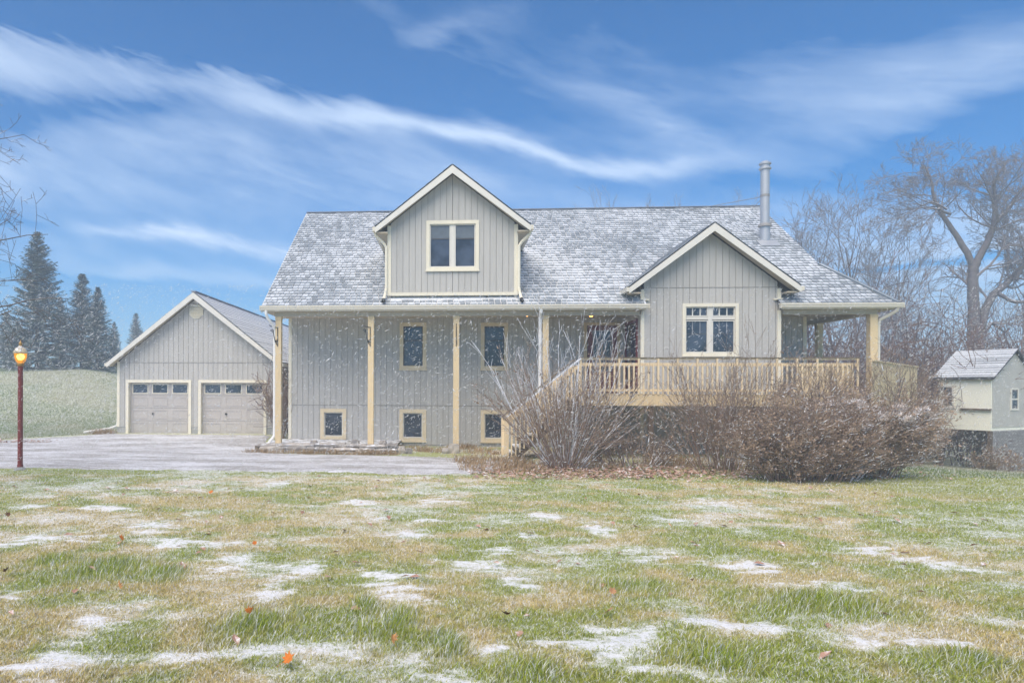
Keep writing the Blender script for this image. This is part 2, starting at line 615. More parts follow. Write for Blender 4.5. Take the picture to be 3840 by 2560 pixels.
def blobs(X, Y, L, sharp=1.0):
    o = np.zeros_like(X)
    wx, wy = X + .35 * (fbm(X * 2.2, Y * 2.2, 41) - .5), Y + .35 * (fbm(X * 2.2, Y * 2.2, 51) - .5)
    for a, b, p, q in L:
        d = ((wx - a) / p) ** 2 + ((wy - b) / q) ** 2
        o = np.maximum(o, np.exp(-d * sharp))
    return o


def snow_at(X, Y):
    n = fbm(X * .6, Y * .9, 5, 5) * .55 + fbm(X * 2.2, Y * 4.2, 9, 4) * .45
    s = sstep((n - .46) / .2) * .55
    s = np.maximum(s, sstep((blobs(X, Y, BLOBS, .5) + (fbm(X * 3.2, Y * 8.5, 19, 5) - .5) * 1.8 + (fbm(X * 13, Y * 19, 33, 2) - .5) * .8 - .32) / .75)) 
    s = s * (1 - .85 * blobs(X, Y, TUFT, .8))
    s = s * (1 - .45 * sstep((X - 7) / 4) * sstep((Y - 8) / 5))
    return s


def green_at(X, Y):
    n = fbm(X * .45, Y * .45, 23, 4) * .5 + fbm(X * 2.0, Y * 2.4, 29, 3) * .5
    g = sstep((n - .30) / .34)
    g = np.maximum(g * .85, blobs(X, Y, TUFT, .7))
    g = np.maximum(g, .75 * sstep((Y - 14.5) / 2.2) * sstep((3.5 - X) / 3))
    g = np.maximum(g, .7 * sstep((X - 7) / 4) * sstep((Y - 9) / 5))
    return g


def axis(*segs):
    out = []
    for a, b, st in segs:
        out.extend(np.arange(a, b, st))
    return np.array(out)


gx = axis((-170, -40, 6), (-40, -13, 1.0), (-13, -7, .25), (-7, 8.6, .075), (8.6, 18, .2), (18, 45, 1.2), (45, 176, 7))
gy = axis((-30, 2, 4), (2, 3.6, .3), (3.6, 8, .06), (8, 13, .11), (13, 19, .2), (19, 60, .6), (60, 196, 6))
GX, GY = np.meshgrid(gx, gy)
GZ = terrain(GX, GY)
near = sstep((20 - GY) / 4)
GZ = GZ + near * (.05 * (fbm(GX * 2.4, GY * 2.4, 61, 3) - .5) + .01 * snow_at(GX, GY))
# the ground steps down below the driveway and buildings' footprints stay level
nx, ny = len(gx), len(gy)
V = np.stack([GX.ravel(), GY.ravel(), GZ.ravel()], 1)
I = np.arange(nx * ny).reshape(ny, nx)
F = np.stack([I[:-1, :-1].ravel(), I[:-1, 1:].ravel(), I[1:, 1:].ravel(), I[1:, :-1].ravel()], 1)
cols = np.stack([snow_at(V[:, 0], V[:, 1]), green_at(V[:, 0], V[:, 1]), np.zeros(len(V))], 1)
far = sstep((V[:, 1] - 22) / 8)
cols[:, 0] = cols[:, 0] * (1 - far) + far * .35
cols[:, 1] = cols[:, 1] * (1 - far) + far * .62
me = npmesh('ground', V, F, cols)
gm = bpy.data.materials.new('lawn_ground')
gm.use_nodes = True
t = NT(gm.node_tree)
at = t.n('Attribute', attribute_name='Col')
sp = t.n('SeparateColor')
t.link(at.outputs['Color'], sp.inputs[0])
ge = t.n('NewGeometry')
pos = ge.outputs['Position']
fine = t.noise(pos, 22, 6, .7)
mid = t.noise(pos, 5, 5, .65)
grass = t.mix(t.rng(t.m('ADD', sp.outputs[1], t.m('MULTIPLY', t.m('SUBTRACT', mid, .5), .8)), .25, .75), (.52, .43, .22), (.29, .33, .09))
grass = t.mix(t.rng(fine, .5, .8, 0, .7), grass, (.30, .24, .13))
sk = t.m('ADD', t.m('MULTIPLY', sp.outputs[0], .44), t.m('MULTIPLY', t.m('SUBTRACT', t.noise(pos, 18, 8, .85), .5), 2.0))
sk = t.m('ADD', sk, t.m('MULTIPLY', t.m('SUBTRACT', t.noise(pos, 4.5, 5, .7), .5), .8))
sk = t.rng(sk, -.04, .50, .03, .93)
c = t.mix(sk, grass, (.88, .885, .91))
p = t.n('BsdfPrincipled')
t.put(p.inputs['Base Color'], c)
p.inputs['Roughness'].default_value = .95
p.inputs['Specular IOR Level'].default_value = .1
bn = t.n('Bump')
bn.inputs['Strength'].default_value = .8
bn.inputs['Distance'].default_value = .03
t.link(t.noise(pos, 30, 6, .7), bn.inputs['Height'])
t.link(bn.outputs[0], p.inputs['Normal'])
o = t.n('OutputMaterial')
t.link(p.outputs[0], o.inputs[0])
link('ground', me, gm, kind='structure', smooth=True)

# ------------------------------------------------------------------ driveway
xs = np.linspace(-34, 3.1, 150)
yn = np.interp(xs, [-34, -10, -2.4, 1.0, 1.9, 2.6, 3.1], [17.4, 17.05, 16.66, 16.15, 16.6, 17.7, 18.5]) + .22 * (fbm(xs * .8, xs * 0, 71) - .5)
yf = np.interp(xs, [-34, -15, -12.6, -11.7, -5.15, -4.9, -4.6, -2, 0, 1.5, 2.4, 3.1], [24.2, 24.6, 26.4, 27.35, 26.95, 24, 21.7, 21.1, 20.9, 20.4, 19.7, 18.7]) + .3 * (fbm(xs * .9, xs * 0 + 5, 72) - .5)
ts = np.linspace(0, 1, 50)
DX = np.repeat(xs[None, :], 50, 0)
DY = yn[None, :] * (1 - ts[:, None]) + yf[None, :] * ts[:, None]
edge = np.minimum(np.minimum(ts, 1 - ts)[:, None] * 14, np.clip((3.1 - DX) * 3, 0, 1)).clip(0, 1)
DZ = terrain(DX, DY) + .055 * (edge - .35) + .02 * (fbm(DX * 1.1, DY * 1.1, 75, 3) - .5)
V = np.stack([DX.ravel(), DY.ravel(), DZ.ravel()], 1)
I = np.arange(150 * 50).reshape(50, 150)
F = np.stack([I[:-1, :-1].ravel(), I[:-1, 1:].ravel(), I[1:, 1:].ravel(), I[1:, :-1].ravel()], 1)
dm = bpy.data.materials.new('snowy_gravel')
dm.use_nodes = True
t = NT(dm.node_tree)
ge = t.n('NewGeometry')
pos = t.vm('MULTIPLY', ge.outputs['Position'], (.45, 1.5, 1))
vor = t.n('TexVoronoi')
t.link(ge.outputs['Position'], vor.inputs['Vector'])
vor.inputs['Scale'].default_value = 38
grav = t.mix(t.rng(t.noise(ge.outputs['Position'], 34, 4, .7), .3, .7), (.20, .185, .175), (.50, .475, .455))
s1 = t.noise(pos, .9, 6, .65)
s2 = t.noise(ge.outputs['Position'], 24, 5, .75)
s3 = t.noise(t.vm('MULTIPLY', ge.outputs['Position'], (.6, 1.6, 1)), 7, 6, .75)
k = t.rng(t.m('ADD', t.m('ADD', s1, t.m('MULTIPLY', t.m('SUBTRACT', s2, .5), .9)), t.m('MULTIPLY', t.m('SUBTRACT', s3, .5), .9)), .31, .70, .06, .94)
p = t.n('BsdfPrincipled')
t.put(p.inputs['Base Color'], t.mix(k, grav, (.78, .785, .82)))
p.inputs['Roughness'].default_value = .95
p.inputs['Specular IOR Level'].default_value = .1
bn = t.n('Bump')
bn.inputs['Strength'].default_value = .7
bn.inputs['Distance'].default_value = .03
t.link(vor.outputs['Distance'], bn.inputs['Height'])
t.link(bn.outputs[0], p.inputs['Normal'])
o = t.n('OutputMaterial')
t.link(p.outputs[0], o.inputs[0])
link('driveway', npmesh('driveway', V, F), dm, kind='structure', smooth=True)

# ------------------------------------------------------------------ building helpers (local axes: a along the facade, b away from the camera)
TH = R(4.1)
P0 = (-3.056, 24.7, 0)


def W(a, b, z=0.0):
    """house axes to world"""
    return (P0[0] + a * math.cos(TH) + b * math.sin(TH), P0[1] - a * math.sin(TH) + b * math.cos(TH), z)


def strips(a0, a1, zlo, zhi, holes, bw, extra=()):
    """cut a wall into vertical boards: yields (a, a2, [(z, zl, zr)...]) pieces; zhi(a) is the top line"""
    edges = list(np.arange(a0, a1 - .02, bw)) + [a1]
    out = []
    for s, e in zip(edges[:-1], edges[1:]):
        cuts = sorted({s, e} | {x for h in holes for x in (h[0], h[1]) if s < x < e} | {x for x in extra if s < x < e})
        for k, (x0, x1) in enumerate(zip(cuts[:-1], cuts[1:])):
            if x1 - x0 < .012:
                continue
            xm = (x0 + x1) / 2
            iv = [(zlo, None)]
            hs = sorted([h for h in holes if h[0] < xm < h[1] and h[2] < min(zhi(x0), zhi(x1)) and h[3] > zlo], key=lambda h: h[2])
            res, cur = [], zlo
            for h in hs:
                if h[2] > cur + .01:
                    res.append((cur, h[2], h[2]))
                cur = max(cur, h[3])
            tl, tr = zhi(x0), zhi(x1)
            if max(tl, tr) > cur + .01:
                res.append((cur, max(tl, cur), max(tr, cur)))
            for (zb, zl, zr) in res:
                out.append((x0, x1, zb, zl, zr, x0 == s, x1 == e))
    return out


def siding(parent, name, a0, a1, b, levels, holes, bw=.203, gap=.014, extra=(), front=-1):
    """wall backing with one board object per strip; levels = [(z low, top function)]"""
    back = MB()
    pieces = []
    for zlo, zhi in levels:
        for (x0, x1, zb, zl, zr, L, Rr) in strips(a0, a1, zlo, zhi, holes, bw, extra):
            pieces.append((x0 + (gap / 2 if L else 0), x1 - (gap / 2 if Rr else 0), zb + .006, zl - .006, zr - .006))
            back.hexa([(x0, b, zb), (x1, b, zb), (x1, b + .12, zb), (x0, b + .12, zb), (x0, b, zl), (x1, b, zr), (x1, b + .12, zr), (x0, b + .12, zl)])
    wall = part(name, back, M['groove'], parent)
    for (x0, x1, zb, zl, zr) in pieces:
        m = MB()
        f = b - .022
        m.hexa([(x0, f, zb), (x1, f, zb), (x1, b - .003, zb), (x0, b - .003, zb), (x0, f, zl), (x1, f, zr), (x1, b - .003, zr), (x0, b - .003, zl)])
        part('siding_board', m, M['siding'], wall)
    return wall


def frame_mb(a0, a1, z0, z1, b0, b1, t, tb=None, tt=None):
    tb = t if tb is None else tb
    tt = t if tt is None else tt
    m = MB()
    m.box(a0, a0 + t, b0, b1, z0 + tb, z1 - tt)
    m.box(a1 - t, a1, b0, b1, z0 + tb, z1 - tt)
    m.box(a0, a1, b0, b1, z1 - tt, z1)
    m.box(a0, a1, b0, b1, z0, z0 + tb)
    return m


def window(parent, a0, a1, z0, z1, b, trim=.12, lights=((0, 1, 0, 1),), mat='trim', sash='fascia', bars=(), name='window', label=None):
    """cased window: trim, sash, panes; lights = fractions of the opening (a0, a1, z0, z1)"""
    wn = part(name, frame_mb(a0, a1, z0, z1, b - .055, b + .03, trim), M[mat], parent, label=label)
    m = MB()
    m.box(a0 - .02, a1 + .02, b - .085, b - .056, z0 - .028, z0 + .02)
    part('sill', m, M[mat], wn)
    ia0, ia1, iz0, iz1 = a0 + trim, a1 - trim, z0 + trim, z1 - trim
    aw, zh = ia1 - ia0, iz1 - iz0
    for (p0, p1, q0, q1) in lights:
        x0, x1, y0, y1 = ia0 + aw * p0, ia0 + aw * p1, iz0 + zh * q0, iz0 + zh * q1
        part('sash', frame_mb(x0 + .004, x1 - .004, y0 + .004, y1 - .004, b + .0, b + .075, .03), M[sash], wn)
        g = MB()
        g.box(x0 + .036, x1 - .036, b + .045, b + .052, y0 + .036, y1 - .036)
        part('pane', g, M['glass'], wn)
    for (p0, p1, q0, q1, d, *bm) in bars:
        m = MB()
        m.box(ia0 + aw * p0, ia0 + aw * p1, b + d, b + d + .03, iz0 + zh * q0, iz0 + zh * q1)
        part('glazing_bar', m, M[bm[0] if bm else sash], wn)
    return wn


def tab_mesh(wd_, ex, th=.016):
    """one shingle tab in local axes x along the course, y up the slope, z out of the roof; wedge shaped"""
    m = MB()
    L = ex * 1.06
    q = [(0, 0, 0), (wd_, 0, 0), (wd_, L, 0), (0, L, 0), (0, 0, th), (wd_, 0, th), (wd_, L, .002), (0, L, .002)]
    m.hexa(q)
    return m


TAB_UV = {0: (0, 0), 1: (1, 0), 2: (1, 1), 3: (0, 1), 4: (0, 0), 5: (1, 0), 6: (1, 1), 7: (0, 1)}


def shingle_plane(roof, O, Ud, Vd, length, ex, wd_, spans, n_single, mat, name='shingle', jitter=.35, rs=1):
    """courses of tabs over a roof plane; O eave corner, Ud along the eave, Vd up the slope; spans(s) gives (u0, u1) runs on the course at s"""
    rg = random.Random(rs)
    Ud, Vd, O = Vector(Ud).normalized(), Vector(Vd).normalized(), Vector(O)
    N = Ud.cross(Vd)
    if N.z < 0:
        N = -N
    rest = MB()
    single = {}
    ns = 0
    k = 0
    s = 0.0
    uvs = []
    while s < length - .04:
        e = min(ex, length - s)
        for (u0, u1) in spans(s + e * .5):
            x = u0 - (wd_ * .5 if k % 2 else 0)
            while x < u1 - .02:
                wj = wd_ * rg.uniform(1 - jitter, 1 + jitter) if jitter else wd_
                x0, x1 = max(x, u0), min(x + wj, u1)
                x += wj
                if x1 - x0 < .04:
                    continue
                lift = .012 + rg.uniform(0, .006)
                if ns < n_single:
                    kx = round((x1 - x0 - .022) / .01) * .01 or .02
                    key = (kx, round(e, 2))
                    if key not in single:
                        tm = tab_mesh(kx, e)
                        tm.uv = [TAB_UV[i] for f in tm.f for i in f]
                        single[key] = tm.mesh(name)
                        single[key].materials.append(M[mat])
                    ob = bpy.data.objects.new(name, single[key])
                    C.objects.link(ob)
                    ob.parent = roof
                    org = O + Ud * x0 + Vd * s + N * lift
                    ob.matrix_basis = Matrix(((Ud.x, Vd.x, N.x, org.x), (Ud.y, Vd.y, N.y, org.y), (Ud.z, Vd.z, N.z, org.z), (0, 0, 0, 1)))
                    ns += 1
                else:
                    tm = tab_mesh(x1 - x0 - .022, e)
                    vs = [tuple(O + Ud * (x0 + q[0]) + Vd * (s + q[1]) + N * (lift + q[2])) for q in tm.v]
                    rest.add(vs, tm.f)
                    uvs.extend(TAB_UV[i] for f in tm.f for i in f)
        s += ex
        k += 1
    if rest.v:
        rest.uv = uvs
        link(name + '_field', rest.mesh(name + '_field'), M[mat], roof, kind='stuff')


# ------------------------------------------------------------------ the house
house = thing('house', 'large greige board-sided house with snow-dusted roof, central dormer and front gable', 'house', P0, -TH)
ZE, SL = 4.73, .697                    # main roof: z = ZE + SL * (b + 2.4)


def zr(b):
    return ZE + SL * (b + 2.4)


AL, AR, BR = -1.43, 17.33, 4.5
BU0, BU1, BUB = 10.80, 15.12, -2.1    # front gable bay
lw = [(.06, 1.0, .19, 1.315), (2.92, 3.88, .16, 1.31), (5.82, 6.80, .16, 1.30)]
uw = [(2.92, 3.88, 2.73, 4.41), (5.81, 6.77, 2.73, 4.40)]
door_hole = (9.43, 10.66, 1.88, 4.38)
holes = [(h[0] + .03, h[1] - .03, h[2] + .03, h[3] - .03) for h in lw + uw] + [(9.46, 10.63, 1.7, 4.35)]
siding(house, 'front_wall', -1.0, 16.82, 0, [(.045, lambda a: 1.435), (1.45, lambda a: 4.6)], holes, .203)
# the rest of the shell
for a in (-1.08, 16.8):
    m = MB()
    m.prism_a([(.125, .04), (9.0, .04), (9.0, 6.2), (4.5, 9.3), (.125, 6.2)], a, a + .1)
    part('side_wall', m, M['siding'], house)
m = MB()
m.box(-.978, 16.798, 8.9, 9.0, .04, 4.6)
part('rear_wall', m, M['siding'], house)
m = MB()
m.box(-1.1, 16.92, -.028, 9.02, -.7, .038)
part('foundation', m, M['concrete'], house)
m = MB()
m.box(-1.115, -1.0, -.048, .0, .05, 4.6)
part('corner_board', m, M['trim'], house)
m = MB()
m.box(16.82, 16.94, -.048, .0, .05, 4.6)
part('corner_board', m, M['trim'], house)
m = MB()
m.box(-1.0, 16.82, -.032, -.002, 1.432, 1.452)
part('siding_flashing', m, M['groove'], house)

for h in uw:
    window(house, *h[:4], 0, .13, mat='window_trim', sash='dark_sash', bars=((0, 1, .63, .655, .03),))
for h in lw:
    window(house, *h[:4], 0, .13, mat='window_trim', sash='fascia')

# main roof deck: left run, run behind the bay, right run with the wrapped corner
KA, KB = 17.33, -.1                     # where the gable rake breaks into the porch hip
EA = 18.5                               # eave corner of the wrapped porch
roof = MB()
TK = .10


def rp(a, b):
    return (a, b, zr(b))


roof.slab([rp(AL, -2.4), rp(BU0 + .12, -2.4), rp(BU0 + .12, -1.3), rp(BU1 - .12, -1.3), rp(BU1 - .12, -2.4), rp(EA, -2.4), rp(KA, KB), rp(AR, BR), rp(AL, BR)], TK)
roof.slab([rp(AL, BR), rp(AR, BR), (AR, 11.4, ZE), (AL, 11.4, ZE)], TK)
roof.slab([rp(KA, KB), (EA, -2.4, ZE), (EA, 9.0, ZE), (KA, 9.0, zr(KB))], TK)
roofo = part('roof', roof, M['roof_edge'], house)
slope_len = math.hypot(BR + 2.4, SL * (BR + 2.4))
sc_b = (BR + 2.4) / slope_len


def spans_main(s):
    b = -2.4 + s * sc_b
    ar = AR if b > KB else EA + (KA - EA) * (b + 2.4) / (KB + 2.4)
    cuts = []
    if b > -2.05:
        hw = 2.12 if b < 1.3 else max(0, 2.5 - (zr(b) - 7.3) / .784)
        cuts.append((4.79 - hw, 4.79 + hw))
    zz = zr(b)
    hb = (BU1 - BU0) / 2 - .1 if zz < 5.3 else max(0, (7.26 - zz) / .765 - .05)
    if hb > 0:
        cuts.append((12.93 - hb, 12.93 + hb))
    runs, x = [], AL
    for c0, c1 in cuts:
        if c1 - c0 > .1:
            runs.append((x - AL, c0 - AL))
            x = c1
    runs.append((x - AL, ar - AL))
    return runs


shingle_plane(roofo, (AL, -2.4, ZE), (1, 0, 0), (0, 1, SL), slope_len, .205, .185, spans_main, 300, 'shingle', jitter=.15)
m = MB()
m.bar((AL - .01, BR, zr(BR) + .02), (AR + .01, BR, zr(BR) + .02), .22, .03)
part('ridge_cap', m, M['shingle_snowy'], roofo)
m = MB()
m.bar(Vector(rp(KA, KB)) + Vector((0, 0, .03)), (EA, -2.4, ZE + .03), .2, .04)
part('hip_cap', m, M['shingle'], roofo)
for a in (AL,):
    m = MB()
    m.hexa([(a - .03, -2.4, ZE - .22), (a - .002, -2.4, ZE - .22), (a - .002, BR, zr(BR) - .22), (a - .03, BR, zr(BR) - .22),
            (a - .03, -2.4, ZE - .005), (a - .002, -2.4, ZE - .005), (a - .002, BR, zr(BR) - .005), (a - .03, BR, zr(BR) - .005)])
    part('rake_board', m, M['fascia'], roofo)

# soffit, porch beams, gutters
for q in ((AL + .02, BU0 - .02, -2.36, -.03), (BU1 + .02, EA - .05, -2.36, -.03), (16.95, EA - .05, -.028, 9.0)):
    m = MB()
    m.box(*q, 4.565, 4.60)
    part('porch_ceiling', m, M['soffit'], house)
for (a0, a1, bb0, bb1) in ((-1.06, BU0 - .05, -2.2, -2.0), (BU1 + .05, 17.98, -2.2, -2.0), (17.78, 17.98, -1.99, 8.5)):
    m = MB()
    m.box(a0, a1, bb0, bb1, 4.42, 4.563)
    part('porch_beam', m, M['soffit'], house)
prof = [(-2.41, 4.585), (-2.50, 4.585), (-2.525, 4.63), (-2.525, 4.66), (-2.545, 4.69), (-2.545, 4.735), (-2.525, 4.735), (-2.51, 4.61), (-2.41, 4.61)]
for a0, a1 in ((AL - .04, 10.97), (BU1 - .17, EA + .07)):
    m = MB()
    m.prism_a(prof, a0, a1)
    g = part('gutter', m, M['gutter'], house)
    for a in (a0, a1):
        m = MB()
        m.box(a - .008, a + .008, -2.548, -2.41, 4.582, 4.737)
        part('end_cap', m, M['gutter'], g)
for q in ((AL, BU0 + .1, -2.408, -2.385), (BU1 - .1, EA, -2.408, -2.385), (EA - .02, EA + .01, -2.383, 9)):
    m = MB()
    m.box(*q, 4.56, 4.725)
    part('fascia_board', m, M['fascia'], house)


def scroll(bb, side=-1):
    """wrought iron plant hook: upright, scrolled arm and brace, in the plane seen from the front"""
    m = MB()
    m.box(bb - .0, bb + .022, -.012, .012, -.42, .22)
    m.tube([(bb, 0, .2), (bb + side * .12, 0, .22), (bb + side * .24, 0, .25), (bb + side * .27, 0, .29)], .012, 6)
    sp = [(bb + side * (.17 + .06 * (1 - k / 16) * math.cos(k * .6)), 0, .09 + .06 * (1 - k / 16) * math.sin(k * .6)) for k in range(15)]
    m.tube(sp, .011, 5)
    m.tube([(bb + side * .15, 0, .13), (bb + side * .12, 0, -.05), (bb + side * .08, 0, -.22), (bb + side * .02, 0, -.36)], .012, 6)
    sp = [(bb + side * (.05 + .05 * (1 - k / 16) * math.cos(k * .6 + 2)), 0, -.25 + .05 * (1 - k / 16) * math.sin(k * .6 + 2)) for k in range(15)]
    m.tube(sp, .011, 5)
    return m


cols_ = [(-.94, -2.1, .02, -1, -.1), (2.14, -2.1, .02, -1, -.07), (4.93, -2.1, .02, 0, 0), (7.80, -2.1, .02, None, 0), (17.88, -2.1, 1.9, None, 0), (17.88, 1.0, 1.9, None, 0)]
for i, (a, b, zb, hook, off) in enumerate(cols_):
    wdt = .094 if i != 4 else .11
    m = MB()
    m.box(a - wdt, a + wdt, b - wdt, b + wdt, zb, 4.42)
    post = part('porch_post', m, M['yellow'], house)
    m = MB()
    m.box(a - wdt - .012, a + wdt + .012, b - wdt - .012, b + wdt + .012, 4.33, 4.418)
    part('post_collar', m, M['yellow'], post)
    if hook is not None:
        m = scroll(0)
        if hook == 0:
            m.v = [(y, x, z) for x, y, z in m.v]
            m.v = [(x, y, z) for x, y, z in m.v]
        m.v = [(x + a + (-.03 if hook else 0), y + b - wdt - .014, z + 3.85) for x, y, z in m.v]
        part('plant_hook', m, M['iron'], post)


def downspout(parent, pts, r=.042, mat='pipe', name='downspout'):
    m = MB()
    m.tube(pts, r, 8)
    d = link(name, m.mesh(name), M[mat], parent, smooth=False)
    return d


downspout(house, [(-1.28, -2.46, 4.6), (-1.28, -2.46, 4.48), (-1.25, -2.4, 4.36), (-1.08, -2.2, 4.08), (-1.075, -2.14, 3.95), (-1.075, -2.14, .55), (-1.085, -2.16, .45), (-1.2, -2.4, .24), (-1.26, -2.5, .2)], .05, 'white_pipe')
m = MB()
m.tube([(-1.255, -2.49, .205), (-1.31, -2.6, .165)], .065, 8)
part('downspout_boot', m, M['iron'], house)
downspout(house, [(7.62, -2.46, 4.6), (7.62, -2.44, 4.5), (7.62, -2.24, 4.36), (7.62, -2.2, 4.2), (7.62, -2.2, .3)], .052, 'white_pipe')
downspout(house, [(18.42, -2.46, 4.58), (18.42, -2.42, 4.5), (18.3, -2.3, 4.4), (18.08, -2.16, 4.25), (18.06, -2.12, 4.1), (18.06, -2.12, 1.7)], .05)
downspout(house, [(10.83, -2.2, 4.56), (10.83, -2.16, 4.45)], .04)

# porch lights in the ceiling
for a in (9.43, 7.31):
    m = MB()
    m.lathe([(0, 4.564), (.075, 4.563), (.085, 4.545), (.055, 4.53), (0, 4.53)], 14, (a, -1.2))
    pl_ = part('porch_light', m, M['brass'], house)
    m = MB()
    m.lathe([(.0, 4.529), (.05, 4.528), (.062, 4.50), (.045, 4.47), (0, 4.462)] if a > 9 else [(0, 4.529), (.03, 4.528), (.034, 4.51), (.02, 4.49), (0, 4.488)], 14, (a, -1.2))
    part('bulb', m, M['porch_glow'], pl_)

# front door in the recess beside the bay
dr = part('front_door', frame_mb(9.55, 10.56, 1.92, 4.28, -.01, .06, .17, .75, .16), M['red'], house, label='dark red front door with tall glass light')
part('door_casing', frame_mb(9.42, 10.66, 1.86, 4.39, -.055, .03, .10, .03, .10), M['yellow'], dr)
part('glass_stop', frame_mb(9.72, 10.39, 2.67, 4.12, -.018, .03, .045), M['lattice'], dr)
m = MB()
m.box(9.76, 10.35, .02, .03, 2.71, 4.08)
part('pane', m, M['glass'], dr)
m = MB()
m.tube([(10.47, -.06, 2.75), (10.47, -.06, 2.95)], .014, 6)
m.box(10.455, 10.485, -.06, -.01, 2.84, 2.87)
part('handle', m, M['brass'], dr)

# front gable bay
pitch = .765
bc = (BU0 + BU1) / 2 - .03
tip = 2.6


def ztop_bay(a):
    return 7.26 - abs(a - bc) * pitch - .21


bw_ = (12.10, 13.83, 3.12, 4.78)
siding(house, 'bay_front_wall', BU0 + .10, BU1 - .10, BUB, [(.3, lambda a: 5.285), (5.30, ztop_bay)], [(bw_[0] + .03, bw_[1] - .03, bw_[2] + .03, bw_[3] - .03)], .203, extra=(bc,))
m = MB()
m.box(BU0 + .1, BU1 - .1, BUB - .033, BUB - .004, 5.282, 5.304)
part('siding_flashing', m, M['groove'], house)
for x0 in (BU0 + .012, BU1 - .1):
    m = MB()
    m.prism_a([(BUB + .0, .3), (-.03, .3), (-.03, 4.55), (-.9, 5.7), (-1.6, 5.6), (BUB, 5.2)], x0, x0 + .088)
    part('bay_side_wall', m, M['siding'], house)
for a0 in (BU0, BU1 - .11):
    m = MB()
    m.box(a0, a0 + .11, BUB - .05, BUB + .0, .4, 4.56)
    part('corner_board', m, M['trim'], house)
    m = MB()
    m.box(a0, a0 + .11, BUB - .05, BUB + .0, 4.93, 5.24)
    part('corner_board', m, M['trim'], house)
    m = MB()
    s = -.16 if a0 > 12 else 0
    m.box(a0 - .03 + s * .6, a0 + .24 + s * .6, BUB - .10, BUB - .0, 4.88, 4.928)
    part('cornice_return', m, M['trim'], house)
m = MB()
m.box(BU0 + .015, BU1 - .015, BUB - .02, -.03, -.5, .298)
part('bay_foundation', m, M['concrete'], house)
# window of the bay: a row of small lights over two sashes
LT = ((0, .46, .79, 1), (.54, 1, .79, 1), (0, .46, 0, .71), (.54, 1, 0, .71))
br = []
for o0, o1 in ((0, .46), (.54, 1)):
    for k in (1, 2):
        x = o0 + (o1 - o0) * k / 3
        br.append((x - .011, x + .011, .8, .99, .03))
        br.append((x - .007, x + .007, .42, .69, .043, 'lattice'))
    br.append((o0 + .02, o1 - .02, .405, .42, .04, 'dark_sash'))
br += [(.46, .54, 0, 1, .0), (0, 1, .725, .785, .002)]
window(house, *bw_, BUB, .10, LT, bars=br, name='bay_window')
# sidelight on the bay's left wall
sw = MB()
x = BU0
for (b0, b1, z0, z1) in ((-1.75, -1.65, 2.0, 4.35), (-.35, -.25, 2.0, 4.35), (-1.65, -.35, 4.25, 4.35), (-1.65, -.35, 2.0, 2.3)):
    sw.box(x - .03, x + .01, b0, b1, z0, z1)
swo = part('side_window', sw, M['red'], house)
m = MB()
m.box(x - .0, x + .011, -1.65, -.35, 2.3, 4.25)
part('pane', m, M['glass'], swo)


def gable_roof(name, cx, half, zt, zp, bf, bt_tip, bt_peak, th=.09):
    """two slopes running back into the main roof, with rake boards, eave boards and soffits"""
    dd = (zp - zt) / half
    lh = math.hypot(half, zp - zt)
    m = MB()
    m.slab([(cx - half, bf, zt), (cx, bf, zp), (cx, bt_peak, zp), (cx - half, bt_tip, zt)][::-1], th)
    m.slab([(cx, bf, zp), (cx + half, bf, zt), (cx + half, bt_tip, zt), (cx, bt_peak, zp)][::-1], th)
    r = part(name, m, M['roof_edge'], house)
    for sg in (-1, 1):
        O = (cx + sg * half, bf, zt)
        Vd = (-sg * half, 0, zp - zt)

        def sp(s, sg=sg):
            f = s / lh
            return [(-.02, (bt_tip + (bt_peak - bt_tip) * f) - bf)]
        shingle_plane(r, O, (0, 1, 0), Vd, lh, .235, .3, sp, 0, 'shingle', rs=5)
    # rake boards hang below the slopes at the front
    d = .235
    for sg in (-1, 1):
        mm = MB()
        pts = [(cx + sg * half, zt - .03), (cx, zp - .03), (cx, zp - .03 - d * 1.05), (cx + sg * (half - .0), zt - .03 - d * .78)]
        if sg > 0:
            pts = pts[::-1]
        mm.prism_b(pts[::-1], bf - .028, bf + .004)
        part('rake_board', mm, M['fascia'], r)
        # soffit strip under the overhang
        mm = MB()
        yb = bf + .42
        mm.hexa([(cx + sg * half, bf + .01, zt - .16), (cx, bf + .01, zp - .16), (cx, yb, zp - .16), (cx + sg * half, yb, zt - .16),
                 (cx + sg * half, bf + .01, zt - .13), (cx, bf + .01, zp - .13), (cx, yb, zp - .13), (cx + sg * half, yb, zt - .13)])
        part('rake_soffit', mm, M['soffit'], r)
        mm = MB()
        a0, a1 = sorted((cx + sg * half, cx + sg * (half + .085)))
        mm.box(a0, a1, bf - .03, bt_tip + .2, zt - .15, zt - .02)
        part('eave_gutter', mm, M['gutter'], r)
        mm = MB()
        a0, a1 = sorted((cx + sg * (half - .03), cx + sg * (half - .40)))
        mm.box(a0, a1, bf + .05, bt_tip + .3, zt - .20, zt - .165)
        part('eave_soffit', mm, M['soffit'], r)
    return r


gable_roof('bay_roof', bc, tip, 5.27, 7.26, -2.55, -1.6, 1.25)

# dormer
DC, D0, D1, DB = 4.79, 2.66, 6.92, -2.0


def ztop_d(a):
    return 9.26 - abs(a - DC) * .784 - .20


